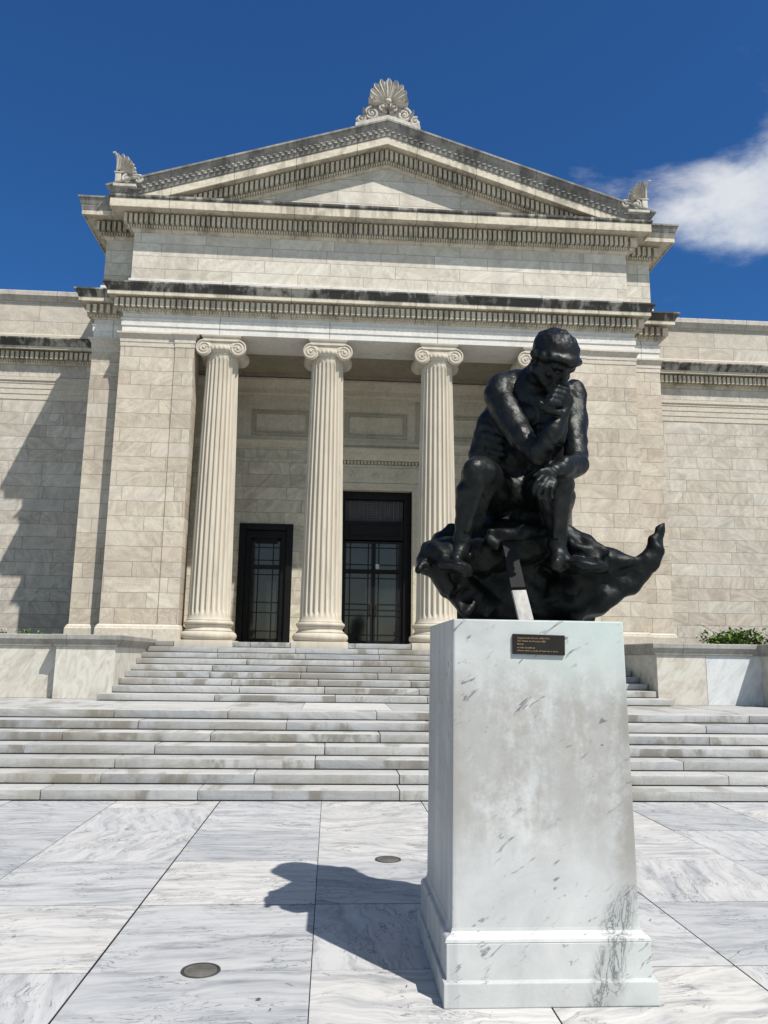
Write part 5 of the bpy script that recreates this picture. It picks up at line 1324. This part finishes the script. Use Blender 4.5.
# ------------------------------------------------------------------ plants on the low walls
def shrub(name, label, loc, size, nleaf, seed, ls, group='shrubs growing behind the low walls'):
    rs = random.Random(seed); root = tag(empty(name, loc), label, 'shrub', group)
    b = MB(); tw = MB()
    nst = max(5, nleaf // 40)
    for _ in range(nst):
        bx_, by_ = rs.uniform(-size[0], size[0]), rs.uniform(-size[1], size[1])
        hh = size[2] * rs.uniform(.35, 1.0) * (1 - .45 * (abs(bx_) / size[0]) ** 2)
        tip = (bx_ + rs.uniform(-.22, .22), by_ + rs.uniform(-.15, .1), hh)
        mid = ((bx_ + tip[0]) / 2, (by_ + tip[1]) / 2, hh * .6)
        tw.tube([(bx_, by_, -.05), mid, tip], [.008, .006, .003], 5)
        for _ in range(nleaf // nst):
            t = rs.uniform(.15, 1.05); c = Vector((bx_ + (tip[0] - bx_) * t, by_ + (tip[1] - by_) * t, hh * t)) + Vector((rs.gauss(0, .07), rs.gauss(0, .06), rs.gauss(0, .035)))
            M = Matrix.Rotation(rs.uniform(0, 6.28), 3, 'Z') @ Matrix.Rotation(rs.uniform(-.9, .9), 3, 'X') @ Matrix.Rotation(rs.uniform(-.5, .5), 3, 'Y')
            s = ls * rs.uniform(.6, 1.3)
            pts = [(-.0, -.9, 0), (.42, -.35, .1), (.40, .25, .12), (0, .95, -.1), (-.40, .25, .12), (-.42, -.35, .1), (0, -.3, -.02), (0, .3, -.02)]
            b.faces([c + M @ (Vector(p) * s) for p in pts], [(0, 1, 6), (1, 2, 7, 6), (2, 3, 7), (3, 4, 7), (4, 5, 6, 7), (5, 0, 6)])
    b.build('foliage', M_leaf, root, recalc=False); tw.build('stems', M_twig, root)
shrub('shrub', 'low green shrub spilling over the right hand wall cap', (8.80, 15.98, 2.05), (1.0, .22, .40), 1500, 4, .055)
shrub('shrub', 'small sparse green plant at the far left wall cap', (-6.25, 16.2, 2.05), (.55, .15, .14), 160, 6, .035)
sp_ = bpy.data.objects.get('shrub')
b = MB(); b.tube([(-.75, 0, .1), (-.95, -.02, .30), (-1.10, -.03, .40), (-1.32, -.03, .46)], [.007, .006, .005, .003], 5); b.tube([(-1.0, -.02, .33), (-.86, -.05, .42)], [.004, .002], 5)
b.build('branch', M_twig, sp_)
b = MB(); rs = random.Random(8)
for p in [(-.86, -.05, .42), (-1.32, -.03, .46), (-1.1, -.03, .40), (-.83, 0, .22), (-.93, -.02, .28), (-.6, 0, .3), (-1.02, 0, .18), (-1.15, 0, .14)]:
    for _ in range(4):
        c = Vector(p) + Vector((rs.gauss(0, .03), rs.gauss(0, .03), rs.gauss(0, .02))); s = .03; M = Matrix.Rotation(rs.uniform(0, 6), 3, 'Z') @ Matrix.Rotation(rs.uniform(-.8, .8), 3, 'X')
        b.faces([c + M @ (Vector(q) * s) for q in [(0, -.9, 0), (.4, 0, .1), (0, .95, 0), (-.4, 0, .1)]], [(0, 1, 2, 3)])
b.build('loose_leaves', M_leaf, sp_, recalc=False)

# dry leaf scraps on the paving
b = MB(); rs = random.Random(12)
spots = [(.19, 4.92), (.37, 4.85), (.41, 4.72), (.45, 4.56), (.02, 4.50), (-.32, 4.42), (-.25, 4.30), (2.2, 5.6), (2.5, 5.0), (-1.9, 5.4), (-.9, 6.2), (2.9, 6.9)] + [(rs.uniform(-6, 8), rs.uniform(9.6, 10.1)) for _ in range(26)] + [(rs.uniform(-5, 6), rs.uniform(5, 9)) for _ in range(16)]
for (lx, ly) in spots:
    s = rs.uniform(.006, .014); M = Matrix.Rotation(rs.uniform(0, 6.3), 3, 'Z') @ Matrix.Rotation(rs.uniform(-.4, .4), 3, 'X')
    b.faces([Vector((lx, ly, .008)) + M @ (Vector(q) * s) for q in [(-1.4, 0, 0), (-.2, -.6, .15), (1.3, 0, .1), (.1, .6, .2)]], [(0, 1, 2), (0, 2, 3)])
tag(b.build('leaf_litter', M_twig, recalc=False), 'scattered dry leaf scraps on the paving', 'litter', kind='stuff')

# ------------------------------------------------------------------ sky, sun, camera
SUN = Vector((.79, -1.08, 1.94)).normalized()
el = math.asin(SUN.z); az = math.atan2(SUN.x, SUN.y)
w = bpy.data.worlds.new('World'); scene.world = w; w.use_nodes = True
nt = w.node_tree; nt.nodes.clear()
out = nt.nodes.new('ShaderNodeOutputWorld'); bg = nt.nodes.new('ShaderNodeBackground')
sky = nt.nodes.new('ShaderNodeTexSky'); sky.sky_type = 'NISHITA'; sky.sun_disc = False
sky.sun_elevation = el; sky.sun_rotation = az; sky.altitude = SKY_ALT; sky.air_density = SKY_AIR; sky.dust_density = SKY_DUST; sky.ozone_density = SKY_OZ
W = NT.__new__(NT); W.t = nt
tc = nt.nodes.new('ShaderNodeTexCoord').outputs['Generated']
x, y, z = W.sep(tc)
# clouds lie on a high flat layer: direction / height
u = W.math('DIVIDE', x, W.math('MAXIMUM', z, .03)); v = W.math('DIVIDE', y, W.math('MAXIMUM', z, .03))
P = W.comb(u, v, 0.0)
n1 = W.noise(W.vmath('ADD', P, (3.3, 1.7, 0)), 1.1, 8, .58, .35)
n2 = W.noise(W.vmath('ADD', P, (7.1, 4.2, 0)), 3.2, 7, .6, .3)
a1 = W.math('ADD', W.math('MULTIPLY', W.math('SUBTRACT', u, 1.00), .866), W.math('MULTIPLY', W.math('SUBTRACT', v, 1.43), -.5))
a2 = W.math('ADD', W.math('MULTIPLY', W.math('SUBTRACT', u, 1.00), .5), W.math('MULTIPLY', W.math('SUBTRACT', v, 1.43), .866))
a1 = W.math('DIVIDE', a1, .42); a2 = W.math('DIVIDE', a2, .27)
rad = W.math('SQRT', W.math('ADD', W.math('MULTIPLY', a1, a1), W.math('MULTIPLY', a2, a2)))
dd = W.math('ADD', W.math('SUBTRACT', 1.0, rad), W.math('ADD', W.math('MULTIPLY', W.math('SUBTRACT', n1, .5), 1.7), W.math('MULTIPLY', W.math('SUBTRACT', n2, .5), 2.0)))
den = W.math('MULTIPLY', W.step(dd, -.05, .75), .93)
wisp = W.math('MULTIPLY', W.math('SUBTRACT', 1.0, W.step(rad, 1.0, 3.2)), W.math('MULTIPLY', W.step(n2, .60, .80), .28))
den = W.math('MAXIMUM', den, wisp)
# the air over the building (north) is deep clean blue, towards the sun it is pale and hazy, brightened further for fill
nf = W.step(y, -.30, .30)
base = W.mix(1.0, sky.outputs[0], W.mix(nf, SKY_S, SKY_N), 'MULTIPLY')
shade = W.step(W.math('ADD', n2, W.math('MULTIPLY', a2, -.18)), .36, .66)
colr = W.mix(den, base, W.mix(shade, CLOUD_DK, CLOUD_COL))
nt.links.new(colr, bg.inputs[0]); bg.inputs[1].default_value = SKY_STR
nt.links.new(bg.outputs[0], out.inputs[0])
sl = bpy.data.lights.new('sun', 'SUN'); sl.energy = SUN_E; sl.angle = R(.5); sl.color = (1.0, .955, .89)
so = bpy.data.objects.new('sun', sl); COL.objects.link(so); so.rotation_euler = SUN.to_track_quat('Z', 'Y').to_euler()

p_, y_, r_ = R(10.526), R(3.691), R(.789)
f = Vector((math.sin(y_) * math.cos(p_), math.cos(y_) * math.cos(p_), math.sin(p_)))
rt = Vector((math.cos(y_), -math.sin(y_), 0)); up = rt.cross(f)
r2 = rt * math.cos(r_) + up * math.sin(r_); u2 = up * math.cos(r_) - rt * math.sin(r_)
cam = bpy.data.cameras.new('camera'); co_ = bpy.data.objects.new('camera', cam); COL.objects.link(co_)
co_.matrix_world = Matrix(((r2.x, u2.x, -f.x, 0), (r2.y, u2.y, -f.y, 0), (r2.z, u2.z, -f.z, 1.715), (0, 0, 0, 1)))
cam.sensor_fit = 'VERTICAL'; cam.sensor_height = 24; cam.lens = 24 * 789.07 / 1024
cam.clip_end = 2000; cam.clip_start = .05
scene.camera = co_
vs_ = scene.view_settings; vs_.view_transform = 'Standard'; vs_.look = 'None'; vs_.gamma = 1; vs_.exposure = EXPO
scene.render.film_transparent = False
